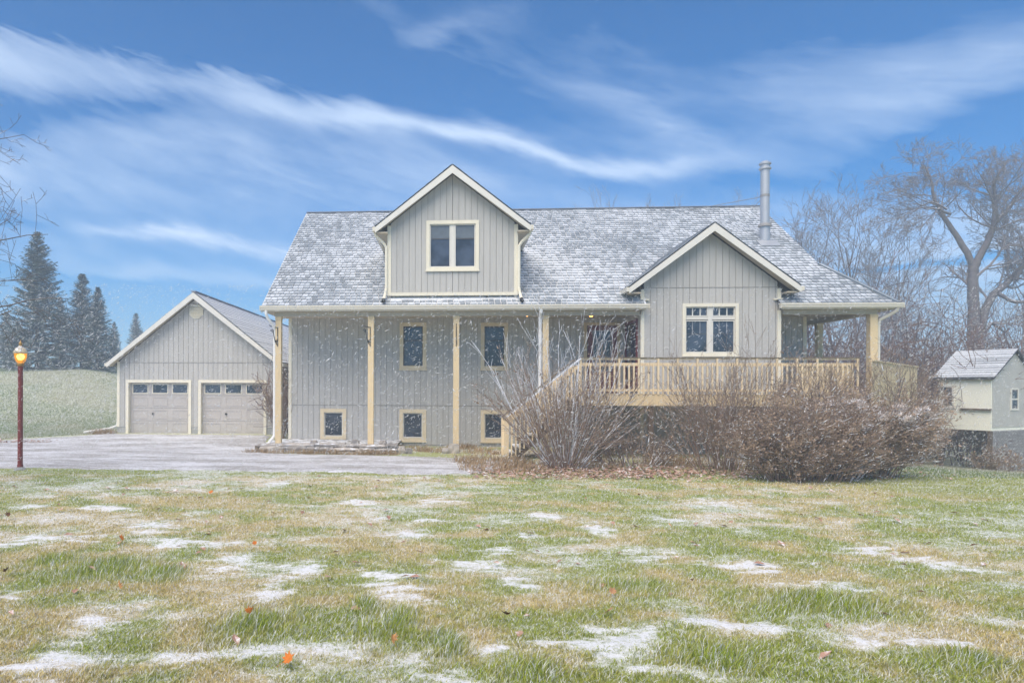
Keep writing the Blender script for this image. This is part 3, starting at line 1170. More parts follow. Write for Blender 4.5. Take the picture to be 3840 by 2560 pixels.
dw = (3.94, 5.66, 5.91, 7.55)
siding(house, 'dormer_front_wall', D0 + .11, D1 - .11, DB, [(5.20, ztop_d)], [(dw[0] + .03, dw[1] - .03, dw[2] + .03, dw[3] - .03)], .203, extra=(DC,))
for a0 in (D0 + .01, D1 - .11):
    m = MB()
    m.prism_a([(DB, zr(DB) - .05), (1.1, zr(1.1) - .05), (1.1, 7.36), (DB, 7.36)], a0, a0 + .1)
    part('dormer_side_wall', m, M['siding'], house)
for a0 in (D0, D1 - .12):
    m = MB()
    m.box(a0, a0 + .12, DB - .05, DB + .0, 5.2, 7.40)
    part('corner_board', m, M['trim'], house)
m = MB()
m.box(D0, D1, DB - .06, DB + .05, 5.10, 5.198)
part('dormer_base_trim', m, M['trim'], house)
DL = ((0, .455, 0, 1), (.545, 1, 0, 1))
window(house, *dw, DB, .115, DL, bars=[(.455, .545, 0, 1, .0), (.03, .43, .655, .68, .03, 'dark_sash'), (.57, .97, .655, .68, .03, 'dark_sash'), (.03, .43, .68, .97, .041, 'blind'), (.57, .97, .68, .97, .041, 'blind')], name='dormer_window')
gable_roof('dormer_roof', DC, 2.5, 7.30, 9.26, -2.4, 1.35, 4.15)
for sg, e in ((-1, D0), (1, D1)):
    downspout(house, [(DC + sg * 2.52, -2.2, 7.16), (DC + sg * 2.5, -2.2, 7.05), (e + sg * .12, -2.07, 6.82), (e + sg * .03, -2.07, 6.68),
                      (e + sg * .03, -2.07, 5.35), (e + sg * .06, -2.11, 5.15), (e + sg * .09, -2.34, 4.93)], .05, 'trim')
    m = MB()
    m.tube([(e + sg * .088, -2.33, 4.94), (e + sg * .10, -2.44, 4.85)], .06, 8)
    part('downspout_boot', m, M['iron'], house)

# flue
fa, fb = 16.29, 1.66
fz = zr(fb)
m = MB()
m.lathe([(.175, fz - .2), (.175, fz + .55)], 20, (fa, fb))
m.lathe([(.155, fz + .5), (.155, 10.20)], 20, (fa, fb))
fl = link('flue_pipe', m.mesh('flue_pipe'), M['flue'], house, smooth=True)
m = MB()
m.lathe([(.16, fz + .48), (.24, fz + .50), (.225, fz + .58), (.156, fz + .62)], 20, (fa, fb))
part('storm_collar', m, M['flue_band'], fl)
m = MB()
m.lathe([(.157, 9.15), (.165, 9.15), (.165, 9.24), (.157, 9.24)], 20, (fa, fb))
part('clamp_band', m, M['flue_band'], fl)
m = MB()
m.lathe([(.156, 10.14), (.21, 10.17), (.21, 10.22), (.16, 10.25), (.16, 10.33), (.205, 10.35), (.205, 10.40), (.12, 10.46), (0, 10.47)], 20, (fa, fb))
part('rain_cap', m, M['flue'], fl)
m = MB()
m.bar((fa - .35, fb - .3, zr(fb - .3) + .05), (fa + .35, fb - .3, zr(fb - .3) + .05), .5, .02, up=(0, -.57, .82))
part('flashing', m, M['flue'], fl)
for p in ((fa - 1.9, BR - .3, zr(BR - .3) + .02), (fa + .6, BR - .3, zr(BR - .3) + .02)):
    m = MB()
    m.tube([(fa, fb + .1, 9.2), p], .012, 4)
    part('guy_wire', m, M['flue_band'], fl)

# ------------------------------------------------------------------ deck and stairs
deck = thing('deck', 'raised cream-yellow timber deck with balustrade and stairs along the front bay', 'deck', P0, -TH)
DZ0, DF = 1.92, -4.1
DA0, DA1 = 8.55, 16.35
nb = 0
b = DF + .02
while b < -.1:                          # floor boards run along the facade
    a1 = DA1
    m = MB()
    if b + .14 > BUB - .06:
        m.box(DA0, BU0 - .03, b, b + .134, DZ0 - .03, DZ0)
        m.box(BU1 + .03, 17.95, b, b + .134, DZ0 - .03, DZ0)
    else:
        m.box(DA0, a1, b, b + .134, DZ0 - .03, DZ0)
    part('floor_board', m, M['dark_wood'], deck)
    b += .14
m = MB()
m.box(DA0, DA1, DF - .03, DF + .012, 1.58, DZ0 - .002)
part('rim_board', m, M['yellow'], deck)
m = MB()
m.box(DA0 - .03, DA0, DF - .03, -.1, 1.58, DZ0 - .032)
part('rim_board', m, M['yellow'], deck)
for a in np.linspace(DA0 + .15, DA1 - .1, 5):
    m = MB()
    m.box(a - .07, a + .07, DF + .02, DF + .16, -.35, 1.88)
    part('deck_post', m, M['dark_wood'], deck)


def balustrade(p, q, ztop, zmid, zbot, sp=.137, tall=4, mats=('rail', 'cap')):
    """railing between two plan points: cap, upper rail, lower rail and one object per baluster"""
    P, Q = Vector((p[0], p[1], 0)), Vector((q[0], q[1], 0))
    L = (Q - P).length
    d = (Q - P) / L

    def at(s, z):
        v = P + d * s
        return (v.x, v.y, z)
    m = MB()
    m.bar(at(0, ztop - .035), at(L, ztop - .035), .06, .05)
    r = part('railing', m, M[mats[0]], deck)
    m = MB()
    m.bar(at(-.05, ztop), at(L + .05, ztop), .13, .024)
    part('rail_cap', m, M[mats[1]], r)
    m = MB()
    m.bar(at(0, zmid), at(L, zmid), .05, .09)
    part('upper_rail', m, M[mats[0]], r)
    m = MB()
    m.bar(at(0, zbot), at(L, zbot), .05, .07)
    part('lower_rail', m, M[mats[0]], r)
    nrm = Vector((d.y, -d.x, 0))
    if nrm.y > 0:
        nrm = -nrm
    n = int(L / sp)
    for i in range(n + 1):
        s = i * L / n
        t_ = i % tall == 0
        m = MB()
        c = P + d * s + nrm * .045
        hw = .024 if not t_ else .026
        z1 = ztop - .02 if t_ else zmid + .03
        m.bar((c.x, c.y, zbot - .12), (c.x, c.y, z1), hw * 2, .038, up=tuple(nrm))
        part('baluster', m, M[mats[0]], r)
    return r


balustrade((DA0, DF), (DA1 - .05, DF), 2.975, 2.78, 2.03)
# low board screen behind the front rail and the splayed board screen at the far end
def screen(p, q, z0, z1, sp=.15, lab=None):
    P, Q = Vector((p[0], p[1], 0)), Vector((q[0], q[1], 0))
    L = (Q - P).length
    d = (Q - P) / L
    m = MB()
    m.bar((P.x, P.y, z1 + .01), (Q.x, Q.y, z1 + .01), .12, .035)
    r = part('board_screen', m, M['rail'], deck, label=lab)
    nrm = Vector((d.y, -d.x, 0))
    if nrm.y > 0:
        nrm = -nrm
    n = int(L / sp)
    for i in range(n):
        c = P + d * ((i + .5) * L / n)
        m = MB()
        m.bar((c.x, c.y, z0 + random.uniform(-.02, .02)), (c.x, c.y, z1 - .01), L / n - .024, .022, up=tuple(nrm))
        part('screen_board', m, M['yellow'], r)
    return r


screen((16.0, -1.25), (17.8, -1.25), 1.9, 2.84)
def wl(X, Y):
    """world plan point to house axes"""
    dx, dy = X - P0[0], Y - P0[1]
    return (dx * math.cos(TH) - dy * math.sin(TH), dx * math.sin(TH) + dy * math.cos(TH))
screen(wl(13.95, 20.35), wl(19.4, 25.8), 1.45, 2.93)
m = MB()
pq = [wl(13.8, 20.2), wl(19.4, 25.8), (17.9, 3.0), (17.9, -2.0), (16.3, -2.0), (16.3, -4.05)]
m.slab([(x, y, DZ0 - .004) for x, y in pq], .03)
part('side_floor', m, M['dark_wood'], deck)
for X, Y in ((14.1, 20.7), (16.6, 23.2), (19.2, 25.8)):
    a, b = wl(X, Y)
    m = MB()
    m.box(a - .07, a + .07, b - .07, b + .07, tz(X, Y) - .3, 1.9)
    part('deck_post', m, M['dark_wood'], deck)

# stairs down to the drive, running along the facade
SA0, SA1, NS = 6.45, 8.55, 10
st = MB()
for b in (DF + .02, -2.95):
    st.prism_b([(SA0 - .05, -.05), (SA0 + .25, -.05), (SA1, 1.62), (SA1, 1.9), (SA1 - .06, 1.9)], b, b + .05)
sto = part('staircase', st, M['dark_wood'], deck)
for k in range(NS):
    a = SA0 + (SA1 - SA0) * k / NS
    z = DZ0 * (k + 1) / (NS + 1)
    m = MB()
    m.box(a - .03, a + .25, DF + .0, -2.93, z - .04, z)
    part('tread', m, M['stair'], sto)
    m = MB()
    m.box(a + .0, a + .012, DF + .075, -2.96, z - .165, z - .042)
    part('riser', m, M['dark_wood'], sto)
sl = (2.93 - 1.20) / (8.55 - 6.40)
for b in (DF - .02, -2.9):
    m = MB()
    m.box(6.34, 6.47, b - .05, b + .05, -.05, 1.16)
    rl = part('stair_railing', m, M['rail'], sto)
    m = MB()
    m.bar((6.34, b, 1.17), (8.56, b, 1.17 + sl * 2.22), .14, .04)
    part('hand_rail', m, M['cap'] if b > -3 else M['snowcap'], sto)
    m = MB()
    m.bar((6.42, b, 1.06), (8.56, b, 1.06 + sl * 2.14), .05, .09)
    part('upper_rail', m, M['rail'], sto)
    for k in range(17):
        a = 6.55 + k * .122
        zt_ = 1.06 + sl * (a - 6.42) + .03
        zb_ = max(.04, (a - SA0) * (DZ0 / (SA1 - SA0)) - .12)
        m = MB()
        m.box(a - .02, a + .02, b - .068, b - .03, zb_, zt_)
        part('baluster', m, M['rail'], sto)

# ------------------------------------------------------------------ garage
gar = thing('garage', 'detached greige garage with two sectional doors and a steep snowy roof', 'garage', P0, -TH)
G0, G1, GB, GP = -8.70, -2.14, 2.3, -5.42
GZ0 = .20


def ztop_g(a):
    return 5.84 - abs(a - GP) * .79 - .20


gd = [(-8.33, -5.63, GZ0, 2.36), (-5.34, -2.56, GZ0, 2.36)]
siding(gar, 'front_wall', G0 + .10, G1 - .10, GB, [(.46, lambda a: 3.045), (3.06, ztop_g)], [(h[0] + .04, h[1] - .04, -1, h[3] - .04) for h in gd], .203, extra=(GP,))
m = MB()
m.box(G0 + .1, G1 - .1, GB - .033, GB - .004, 3.042, 3.062)
part('siding_flashing', m, M['groove'], gar)
for x0 in (G0, G1 - .1):
    m = MB()
    m.box(x0, x0 + .1, GB + .02, 21.5, .3, 3.0)
    part('side_wall', m, M['siding'], gar)
m = MB()
m.prism_b([(G0 + .102, .3), (G1 - .102, .3), (G1 - .102, 3.0), (GP, 5.5), (G0 + .102, 3.0)], 21.4, 21.5)
part('rear_wall', m, M['siding'], gar)
for x0, x1 in ((G0 - .01, gd[0][0] + .02), (gd[0][1] - .02, gd[1][0] + .02), (gd[1][1] - .02, G1 + .01)):
    m = MB()
    m.box(x0, x1, GB - .012, GB + .15, -.3, .455)
    part('foundation', m, M['concrete'], gar)
m = MB()
m.box(G0 + .11, G1 - .11, GB + .3, 21.3, -.4, .19)
part('floor_slab', m, M['concrete'], gar)
for a0 in (G0, G1 - .11):
    m = MB()
    m.box(a0, a0 + .11, GB - .05, GB, .46, 3.1)
    part('corner_board', m, M['trim'], gar)
for h in gd:
    m = MB()
    t_ = .11
    m.box(h[0], h[0] + t_, GB - .055, GB + .16, GZ0 - .02, h[3] - t_)
    m.box(h[1] - t_, h[1], GB - .055, GB + .16, GZ0 - .02, h[3] - t_)
    m.box(h[0], h[1], GB - .055, GB + .16, h[3] - t_, h[3])
    part('door_casing', m, M['trim'], gar)
    a0, a1, z0, z1 = h[0] + t_, h[1] - t_, GZ0, h[3] - t_
    bd = GB + .13
    m = MB()
    m.box(a0, a1, bd + .03, bd + .05, z0, z1)
    dro = part('garage_door', m, M['gdoor'], gar)
    nr = 4
    hh = (z1 - z0) / nr
    for k in range(nr):
        zz0, zz1 = z0 + k * hh + .006, z0 + (k + 1) * hh - .006
        m = MB()
        npn = 3
        pw = (a1 - a0) / npn
        if k < nr - 1:
            m.box(a0 + .004, a1 - .004, bd, bd + .03, zz0, zz1)
            for j in range(npn):
                x0, x1 = a0 + j * pw + .10, a0 + (j + 1) * pw - .10
                for (y0, y1) in ((zz0 + .08, zz1 - .08),):
                    f = frame_mb(x0, x1, y0, y1, bd - .012, bd - .001, .022)
                    m.add(f.v, f.f)
        else:
            for j in range(npn):
                f = frame_mb(a0 + j * pw + .004, a0 + (j + 1) * pw - .004, zz0, zz1, bd, bd + .03, .11, .09, .07)
                m.add(f.v, f.f)
        part('door_section', m, M['gdoor'], dro)
        if k == nr - 1:
            for j in range(npn):
                x0, x1 = a0 + j * pw + .10, a0 + (j + 1) * pw - .10
                m = MB()
                m.box(x0, x1, bd + .012, bd + .02, zz0 + .08, zz1 - .06)
                part('pane', m, M['glass'], dro)
                part('pane_frame', frame_mb(x0 - .015, x1 + .015, zz0 + .065, zz1 - .045, bd - .012, bd + .002, .028), M['trim'], dro)
    m = MB()
    ac = (a0 + a1) / 2 - .3
    m.box(ac - .045, ac + .045, bd - .03, bd - .002, z0 + .78, z0 + .82)
    m.box(ac - .018, ac + .018, bd - .05, bd - .031, z0 + .76, z0 + .84)
    part('handle', m, M['iron'], dro)
# round louvred vent
m = MB()
vz, va = 5.09, -5.43
ring = [(.30 * math.cos(R(22.5 + 45 * k)), .30 * math.sin(R(22.5 + 45 * k))) for k in range(8)]
m.prism_b([(va + x, vz + z) for x, z in ring], GB - .06, GB - .024)
vn = part('gable_vent', m, M['trim'], gar)
for k in range(7):
    z = vz - .185 + k * .06
    hwid = min(.25, math.sqrt(max(.01, .27 ** 2 - (z - vz) ** 2)) - .03)
    m = MB()
    m.hexa([(va - hwid, GB - .105, z - .018), (va + hwid, GB - .105, z - .018), (va + hwid, GB - .062, z + .012), (va - hwid, GB - .062, z + .012),
            (va - hwid, GB - .105, z - .006), (va + hwid, GB - .105, z - .006), (va + hwid, GB - .062, z + .024), (va - hwid, GB - .062, z + .024)])
    part('louvre', m, M['trim'], vn)
# roof
GH = 3.53
zt, zp, bf, bk = 3.05, 5.84, 1.9, 21.9
m = MB()
m.slab([(GP - GH, bf, zt), (GP, bf, zp), (GP, bk, zp), (GP - GH, bk, zt)][::-1], .09)
m.slab([(GP, bf, zp), (GP + GH, bf, zt), (GP + GH, bk, zt), (GP, bk, zp)][::-1], .09)
gro = part('roof', m, M['roof_edge'], gar)
lh = math.hypot(GH, zp - zt)
shingle_plane(gro, (GP + GH, bf, zt), (0, 1, 0), (-GH, 0, zp - zt), lh, .19, 19.99, lambda s: [(-.02, 19.97)], 60, 'shingle_snowy', name='shingle_course', jitter=0)
for sg in (-1, 1):
    mm = MB()
    pts = [(GP + sg * GH, zt - .02), (GP, zp - .02), (GP, zp - .27), (GP + sg * GH, zt - .20)]
    if sg > 0:
        pts = pts[::-1]
    mm.prism_b(pts[::-1], bf - .03, bf + .004)
    part('rake_board', mm, M['fascia'], gro)
    mm = MB()
    mm.hexa([(GP + sg * GH, bf + .01, zt - .16), (GP, bf + .01, zp - .16), (GP, GB, zp - .16), (GP + sg * GH, GB, zt - .16),
             (GP + sg * GH, bf + .01, zt - .13), (GP, bf + .01, zp - .13), (GP, GB, zp - .13), (GP + sg * GH, GB, zt - .13)])
    part('rake_soffit', mm, M['soffit'], gro)
    mm = MB()
    a0, a1 = sorted((GP + sg * GH, GP + sg * (GH + .09)))
    mm.box(a0, a1, bf - .02, bk, zt - .15, zt - .03)
    part('eave_gutter', mm, M['gutter'], gro)
m = MB()
m.bar((GP, bf, zp + .02), (GP, bk, zp + .02), .2, .04)
part('ridge_cap', m, M['shingle_snowy'], gro)
downspout(gar, [(G0 - .05, GB + .15, .75), (G0 - .06, GB + .1, .5), (G0 - .25, GB - .1, .40), (G0 - 1.0, GB - .75, .27)], .05, 'white_pipe')

# ------------------------------------------------------------------ small shed on posts at the right
SHX, SHY = 22.9 / 26.6 * 27.2, 27.2
SHR = R(24.6)
shed = thing('shed', 'small pale yellow raised shed with snowy roof and lattice skirt', 'shed', (SHX, SHY, 0), SHR)
SZ0, SZ1 = .56, 2.58                    # floor and eave
SWD, SDP = 3.2, 1.85                    # gable width, depth of the yellow side
# local axes: x along the gable front to the right, y back along the yellow side wall
m = MB()
m.box(0, .05, 0, SDP, SZ0, SZ1)
yw = part('side_wall', m, M['shed_yellow'], shed, label='pale yellow side wall')
m = MB()
m.prism_b([(.052, SZ0), (SWD, SZ0), (SWD, SZ1), (SWD / 2, SZ1 + 1.08), (.052, SZ1)], -.02, .05)
part('gable_wall', m, M['shed_grey'], shed, label='grey gable wall')
for nm_, q in (('side_wall', (SWD - .05, SWD, .055, SDP, SZ0, SZ1)), ('rear_wall', (.055, SWD - .055, SDP - .05, SDP, SZ0, SZ1)), ('floor', (0, SWD, .0, SDP, SZ0 - .12, SZ0 - .002))):
    m = MB()
    m.box(*q)
    part(nm_, m, M['shed_yellow'], shed)
rf = MB()
ov = .16
zpk = SZ1 + 1.16
sl_ = 1.6 / (SWD / 2)
x0 = -ov
z0 = SZ1 + .0 - ov * sl_ * .0
rf.slab([(x0, -ov, SZ1 - .02), (SWD / 2, -ov, zpk), (SWD / 2, SDP + ov, zpk), (x0, SDP + ov, SZ1 - .02)][::-1], .07)
rf.slab([(SWD / 2, -ov, zpk), (SWD + ov, -ov, SZ1 - .02), (SWD + ov, SDP + ov, SZ1 - .02), (SWD / 2, SDP + ov, zpk)][::-1], .07)
sro = part('roof', rf, M['roof_edge'], shed)
lh = math.hypot(SWD / 2 + ov, zpk - SZ1 + .02)
shingle_plane(sro, (x0, -ov, SZ1 - .02), (0, 1, 0), (SWD / 2 + ov, 0, zpk - SZ1 + .02), lh, .17, 5, lambda s: [(-.02, SDP + 2 * ov + .02)], 60, 'shingle_shed', name='shingle_course', jitter=0)
m = MB()
m.box(-.06, -.03, -.1, SDP + .1, SZ1 - .14, SZ1 - .04)
part('fascia_board', m, M['trim'], sro)
# windows: yellow wall near its far end, grey wall at the right
m = MB()
y0, y1, wz0, wz1 = 1.28, 1.72, 1.35, 2.25
for q in ((y0, y0 + .07, wz0, wz1), (y1 - .07, y1, wz0, wz1), (y0 + .07, y1 - .07, wz0, wz0 + .07), (y0 + .07, y1 - .07, wz1 - .07, wz1), (y0 + .07, y1 - .07, 1.77, 1.83)):
    m.box(-.04, -.002, *q)
swn = part('window', m, M['fascia'], shed)
m = MB()
m.box(-.012, -.004, y0 + .06, y1 - .06, wz0 + .06, wz1 - .06)
part('pane', m, M['glass'], swn)
m = MB()
m.box(-.07, -.045, y0 - .05, y1 + .05, wz0 - .05, wz0 - .005)
part('sill', m, M['fascia'], swn)
wn = part('window', frame_mb(1.35, 1.95, 1.25, 2.15, -.06, -.021, .07), M['fascia'], shed)
m = MB()
m.box(1.41, 1.89, -.032, -.024, 1.31, 2.09)
part('pane', m, M['glass'], wn)
m = MB()
m.box(1.42, 1.88, -.05, -.033, 1.67, 1.73)
part('glazing_bar', m, M['fascia'], wn)
m = MB()
m.box(-.10, -.004, -.03, 1.05, 1.24, 1.32)
part('ledge', m, M['dark_wood'], shed)
for (x, y) in ((.06, .06), (SWD - .06, .06), (.06, SDP - .06), (SWD - .06, SDP - .06)):
    wx = SHX + x * math.cos(SHR) - y * math.sin(SHR)
    wy = SHY + x * math.sin(SHR) + y * math.cos(SHR)
    m = MB()
    m.box(x - .06, x + .06, y - .06, y + .06, tz(wx, wy) - .2, SZ0 - .12)
    part('stilt', m, M['dark_wood'], shed)
# diagonal lattice under the gable front
lz0, lz1 = -1.35, SZ0 - .13
lat = part('lattice_frame', frame_mb(.12, SWD - .12, lz0, lz1, -.015, .02, .05), M['lattice'], shed)
H_ = lz1 - lz0
x = .12 - H_
while x < SWD - .12:
    for sg, off in ((1, -.02), (-1, -.03)):
        p0, p1 = max(x, .14), min(x + H_, SWD - .14)
        if p1 - p0 < .1:
            continue
        if sg > 0:
            q0, q1 = lz0 + (p0 - x), lz0 + (p1 - x)
        else:
            q0, q1 = lz1 - (p0 - x), lz1 - (p1 - x)
        m = MB()
        m.bar((p0, off, q0), (p1, off, q1), .007, .035, up=(0, 0, 1))
        part('lattice_slat', m, M['lattice'], lat)
    x += .125

# ------------------------------------------------------------------ lamp post
LX, LY = -9.58, 17.07
lz = tz(LX, LY)
lamp = thing('lamp_post', 'dark red lamp post with lit amber globe beside the gravel drive', 'lamp post', (LX, LY, lz))
m = MB()
m.lathe([(.0, 2.58), (.062, 2.58), (.062, 2.54), (.058, 2.53), (.06, .14), (.07, .12), (.07, -.2), (0, -.2)][::-1], 16)
part('post', m, M['lamp_red'], lamp)
m = MB()
m.lathe([(.14, -.05), (.14, .03), (.10, .045), (.10, .06), (.075, .07)], 16)
part('base_collar', m, M['concrete'], lamp)
m = MB()
m.lathe([(.05, 2.58), (.085, 2.62), (.085, 2.655), (.05, 2.665)], 18)
part('fitter', m, M['brass'], lamp)
m = MB()
m.lathe([(.03, 2.664), (.075, 2.67), (.12, 2.73), (.14, 2.82), (.145, 2.90), (.13, 2.905)], 20)
link('globe', m.mesh('globe'), M['globe'], lamp, smooth=True)
m = MB()
m.lathe([(0, 2.73), (.06, 2.75), (.095, 2.82), (.07, 2.88), (0, 2.895)], 14)
gb = link('bulb', m.mesh('bulb'), M['bulb'], lamp, smooth=True)
m = MB()
m.lathe([(.125, 2.90), (.165, 2.905), (.165, 2.93), (.15, 2.97), (.11, 3.03), (.06, 3.07), (.035, 3.09)], 22)
part('hood', m, M['lamp_cap'], lamp, smooth=True)
m = MB()
m.lathe([(.035, 3.085), (.03, 3.12), (.045, 3.15), (.03, 3.18), (.012, 3.2), (.015, 3.23), (0, 3.26)], 12)
part('finial', m, M['brass'], lamp, smooth=True)

# ------------------------------------------------------------------ stone edging of the flower bed
bed = thing('stone_wall', 'low dry stone edging of the flower bed below the porch', 'stone wall', P0, -TH)
rg = random.Random(5)


def stone(a0, a1, b0, b1, z0, z1):
    m = MB()
    nx_, k = 4, rg.uniform
    ring = []
    for z, ins in ((z0, .0), (z0 + (z1 - z0) * .5, -.012), (z1, .018)):
        r = []
        for i in range(nx_ + 1):
            r.append((a0 + ins + (a1 - a0 - 2 * ins) * i / nx_, b0 + ins + k(-.02, .02), z + k(-.012, .012)))
        for i in range(nx_, -1, -1):
            r.append((a0 + ins + (a1 - a0 - 2 * ins) * i / nx_, b1 - ins, z + k(-.008, .008)))
        ring.append(r)
    n = len(ring[0])
    vs = [p for r in ring for p in r]
    fs = [tuple(range(n))[::-1], tuple(range(2 * n, 3 * n))]
    for j in range(2):
        fs += [(j * n + i, j * n + (i + 1) % n, (j + 1) * n + (i + 1) % n, (j + 1) * n + i) for i in range(n)]
    m.add(vs, fs)
    part('stone', m, M['stone'], bed)


for row, (z0, z1, bb) in enumerate(((-.08, .085, -3.2), (.09, .19, -3.08), (.195, .29, -2.98))):
    a = -1.55 + rg.uniform(0, .2) + row * .05
    while a < 2.95 - row * .1:
        L = rg.uniform(.25, 1.0) if row else rg.uniform(.5, 1.2)
        stone(a, min(a + L, 3.1) - .012, bb + rg.uniform(-.05, .05), bb + .32, z0, z1 + rg.uniform(-.025, .02))
        a += L
for a, b, s in ((3.2, -2.85, .13), (3.45, -2.95, .1), (4.86, -2.55, .17), (.35, -2.6, .1), (1.7, -2.65, .12), (2.6, -2.65, .11), (4.6, -2.7, .1)):
    stone(a - s, a + s, b - s, b + s, .0 if a > 3 else .2, s * 1.7 + (0 if a > 3 else .2))
m = MB()
m.box(-1.5, 3.0, -2.92, -.03, -.1, .21)
part('bed_soil', m, pmat('bed_soil', (.16, .13, .10), .95, .35, 6, snow=.3, snoise=4), bed)

# ------------------------------------------------------------------ plants
UP = Vector((0, 0, 1))


def rdir(rg):
    z, a = rg.uniform(-1, 1), rg.uniform(0, 6.283)
    r = math.sqrt(1 - z * z)
    return Vector((r * math.cos(a), r * math.sin(a), z))


def grow(out, p, d, L, r, lvl, P, rg):
    n = max(2, min(9, int(L / P['seg'][min(lvl, len(P['seg']) - 1)])))
    pts, rad = [p.copy()], [r]
    dirs = [d.copy()]
    wob = P['wob'] * (1.0 if lvl else .45)
    tr = P['trop'][min(lvl, len(P['trop']) - 1)]
    r1 = max(P['rmin'], r * P.get('taper', .35))
    for i in range(n):
        d = (d + rdir(rg) * wob + UP * tr + P.get('wind', Vector((0, 0, 0))) * lvl).normalized()
        p = p + d * (L / n)
        pts.append(p.copy())
        dirs.append(d.copy())
        rad.append(r + (r1 - r) * (i + 1) / n)
    out.append((pts, rad, lvl))
    if lvl >= len(P['kids']):
        return
    k = P['kids'][lvl]
    k = max(1, int(k * rg.uniform(.75, 1.25) + .5))
    for j in range(k):
        t_ = P['t0'][lvl] + (1 - P['t0'][lvl]) * ((j + rg.random()) / k)
        i = min(n - 1, int(t_ * n))
        f = t_ * n - i
        q = pts[i].lerp(pts[i + 1], min(1, f))
        dd = dirs[i + 1]
        ax = dd.cross(rdir(rg))
        if ax.length < 1e-3:
            continue
        ax.normalize()
        ang = R(rg.uniform(*P['ang']))
        nd = (dd * math.cos(ang) + ax.cross(dd) * math.sin(ang)).normalized()
        L2 = L * rg.uniform(*P['len'][min(lvl, len(P['len']) - 1)]) * (1.15 - .5 * t_)
        rr = rad[i] * P.get('rk', .55)
        grow(out, q, nd, L2, max(P['rmin'], rr), lvl + 1, P, rg)


def tubes(polys, sides):
    m = MB()
    for pts, rad, lvl in polys:
        m.tube(pts, rad, sides[min(lvl, len(sides) - 1)], caps=False)
    return m


def bare_tree(name, label, X, Y, H, r, seed, P, group=None, lean=(0, 0), mats=('bark', 'twig'), split=1, cat='tree', limbs=None):
    rg = random.Random(seed)
    zb = tz(X, Y) - .15
    t_ = thing(name, label, cat, (X, Y, zb), 0, group)
    out = []
    if limbs is None:
        d = Vector((lean[0], lean[1], 1)).normalized()
        grow(out, Vector((0, 0, 0)), d, H, r, 0, P, rg)
    else:
        for pts, r0, r1, kids in limbs:
            pts = [Vector(q) for q in pts]
            # refine and roughen the limb
            fine = []
            for a, b in zip(pts[:-1], pts[1:]):
                for k in range(3):
                    fine.append(a.lerp(b, k / 3) + rdir(rg) * .05)
            fine.append(pts[-1])
            rad = [r0 + (r1 - r0) * i / (len(fine) - 1) for i in range(len(fine))]
            out.append((fine, rad, 0))
            for j in range(kids):
                i = rg.randrange(len(fine) // 3, len(fine) - 1)
                dd = (fine[i + 1] - fine[i]).normalized()
                ax = dd.cross(rdir(rg)).normalized()
                ang = R(rg.uniform(30, 75))
                nd = (dd * math.cos(ang) + ax.cross(dd) * math.sin(ang)).normalized()
                grow(out, fine[i], nd, rg.uniform(1.6, 3.4), max(.02, rad[i] * .42), 1, P, rg)
    sp = split if limbs is None else 0
    part('trunk', tubes([o for o in out if o[2] <= sp], (7, 5)), M[mats[0]], t_, smooth=True)
    part('crown', tubes([o for o in out if o[2] > sp], (5, 4, 3, 3, 3)), M[mats[1]], t_, smooth=True)
    return t_


# big forked tree at the right
TX, TY = 37.7, 45.0
tb = tz(TX, TY) - .15


def lt(lst, dep):
    """limb points: offset along x from the trunk, height above ground, with some depth"""
    return [(x, dep * i / max(1, len(lst) - 1), z - tb) for i, (x, z) in enumerate(lst)]


PB = dict(seg=[.8, .6, .45, .35], wob=.22, trop=[.04, .03, .03, .02], kids=[6, 6, 5, 3], t0=[.3, .2, .2, .2], ang=(25, 65),
          len=[(.5, .7), (.45, .7), (.45, .7), (.4, .6)], rmin=.011, rk=.55)
limbs = [
    (lt([(0, -1.2), (-.03, 2.4), (-.1, 5.8), (-.22, 8.1), (-.2, 9.8), (0, 10.6)], 0), .40, .27, 2),
    (lt([(-.1, 10.2), (-.7, 11.6), (-1.3, 12.7), (-1.9, 13.9), (-2.3, 15.0), (-2.3, 16.1), (-2.6, 17.1)], 1.0), .21, .05, 15),
    (lt([(-1.75, 13.6), (-2.6, 13.9), (-3.45, 13.8), (-4.4, 13.9)], -.8), .09, .03, 6),
    (lt([(-1.9, 13.9), (-2.7, 14.5), (-3.4, 14.3), (-4.0, 14.9)], .6), .07, .02, 5),
    (lt([(0, 10.4), (.6, 11.6), (.86, 12.7), (.8, 14.1), (.6, 15.6), (1.4, 17.0)], -.8), .23, .05, 17),
    (lt([(.8, 12.1), (1.7, 13.3), (2.6, 14.1), (3.6, 15.2), (4.4, 16.0)], 1.2), .16, .05, 14),
    (lt([(.15, 4.6), (.6, 6.9), (1.4, 8.4), (2.6, 9.3), (3.7, 10.4), (4.6, 12.2)], .8), .30, .12, 13),
    (lt([(1.4, 8.4), (2.3, 7.8), (3.2, 7.9), (4.4, 7.2)], -.9), .14, .04, 8),
    (lt([(2.6, 9.3), (3.0, 10.4), (2.9, 11.9), (3.5, 13.3)], -.7), .15, .05, 12),
    (lt([(.3, 5.5), (1.3, 6.5), (2.4, 6.0), (3.2, 4.8)], 1.0), .13, .04, 7),
    (lt([(0, 3.8), (-1.2, 4.6), (-2.6, 5.0), (-4.0, 6.2)], 1.0), .12, .03, 8),
]
bare_tree('forked_tree', 'big bare forked tree with dark trunk standing behind the small shed', TX, TY, 0, 0, 3, PB, limbs=limbs)

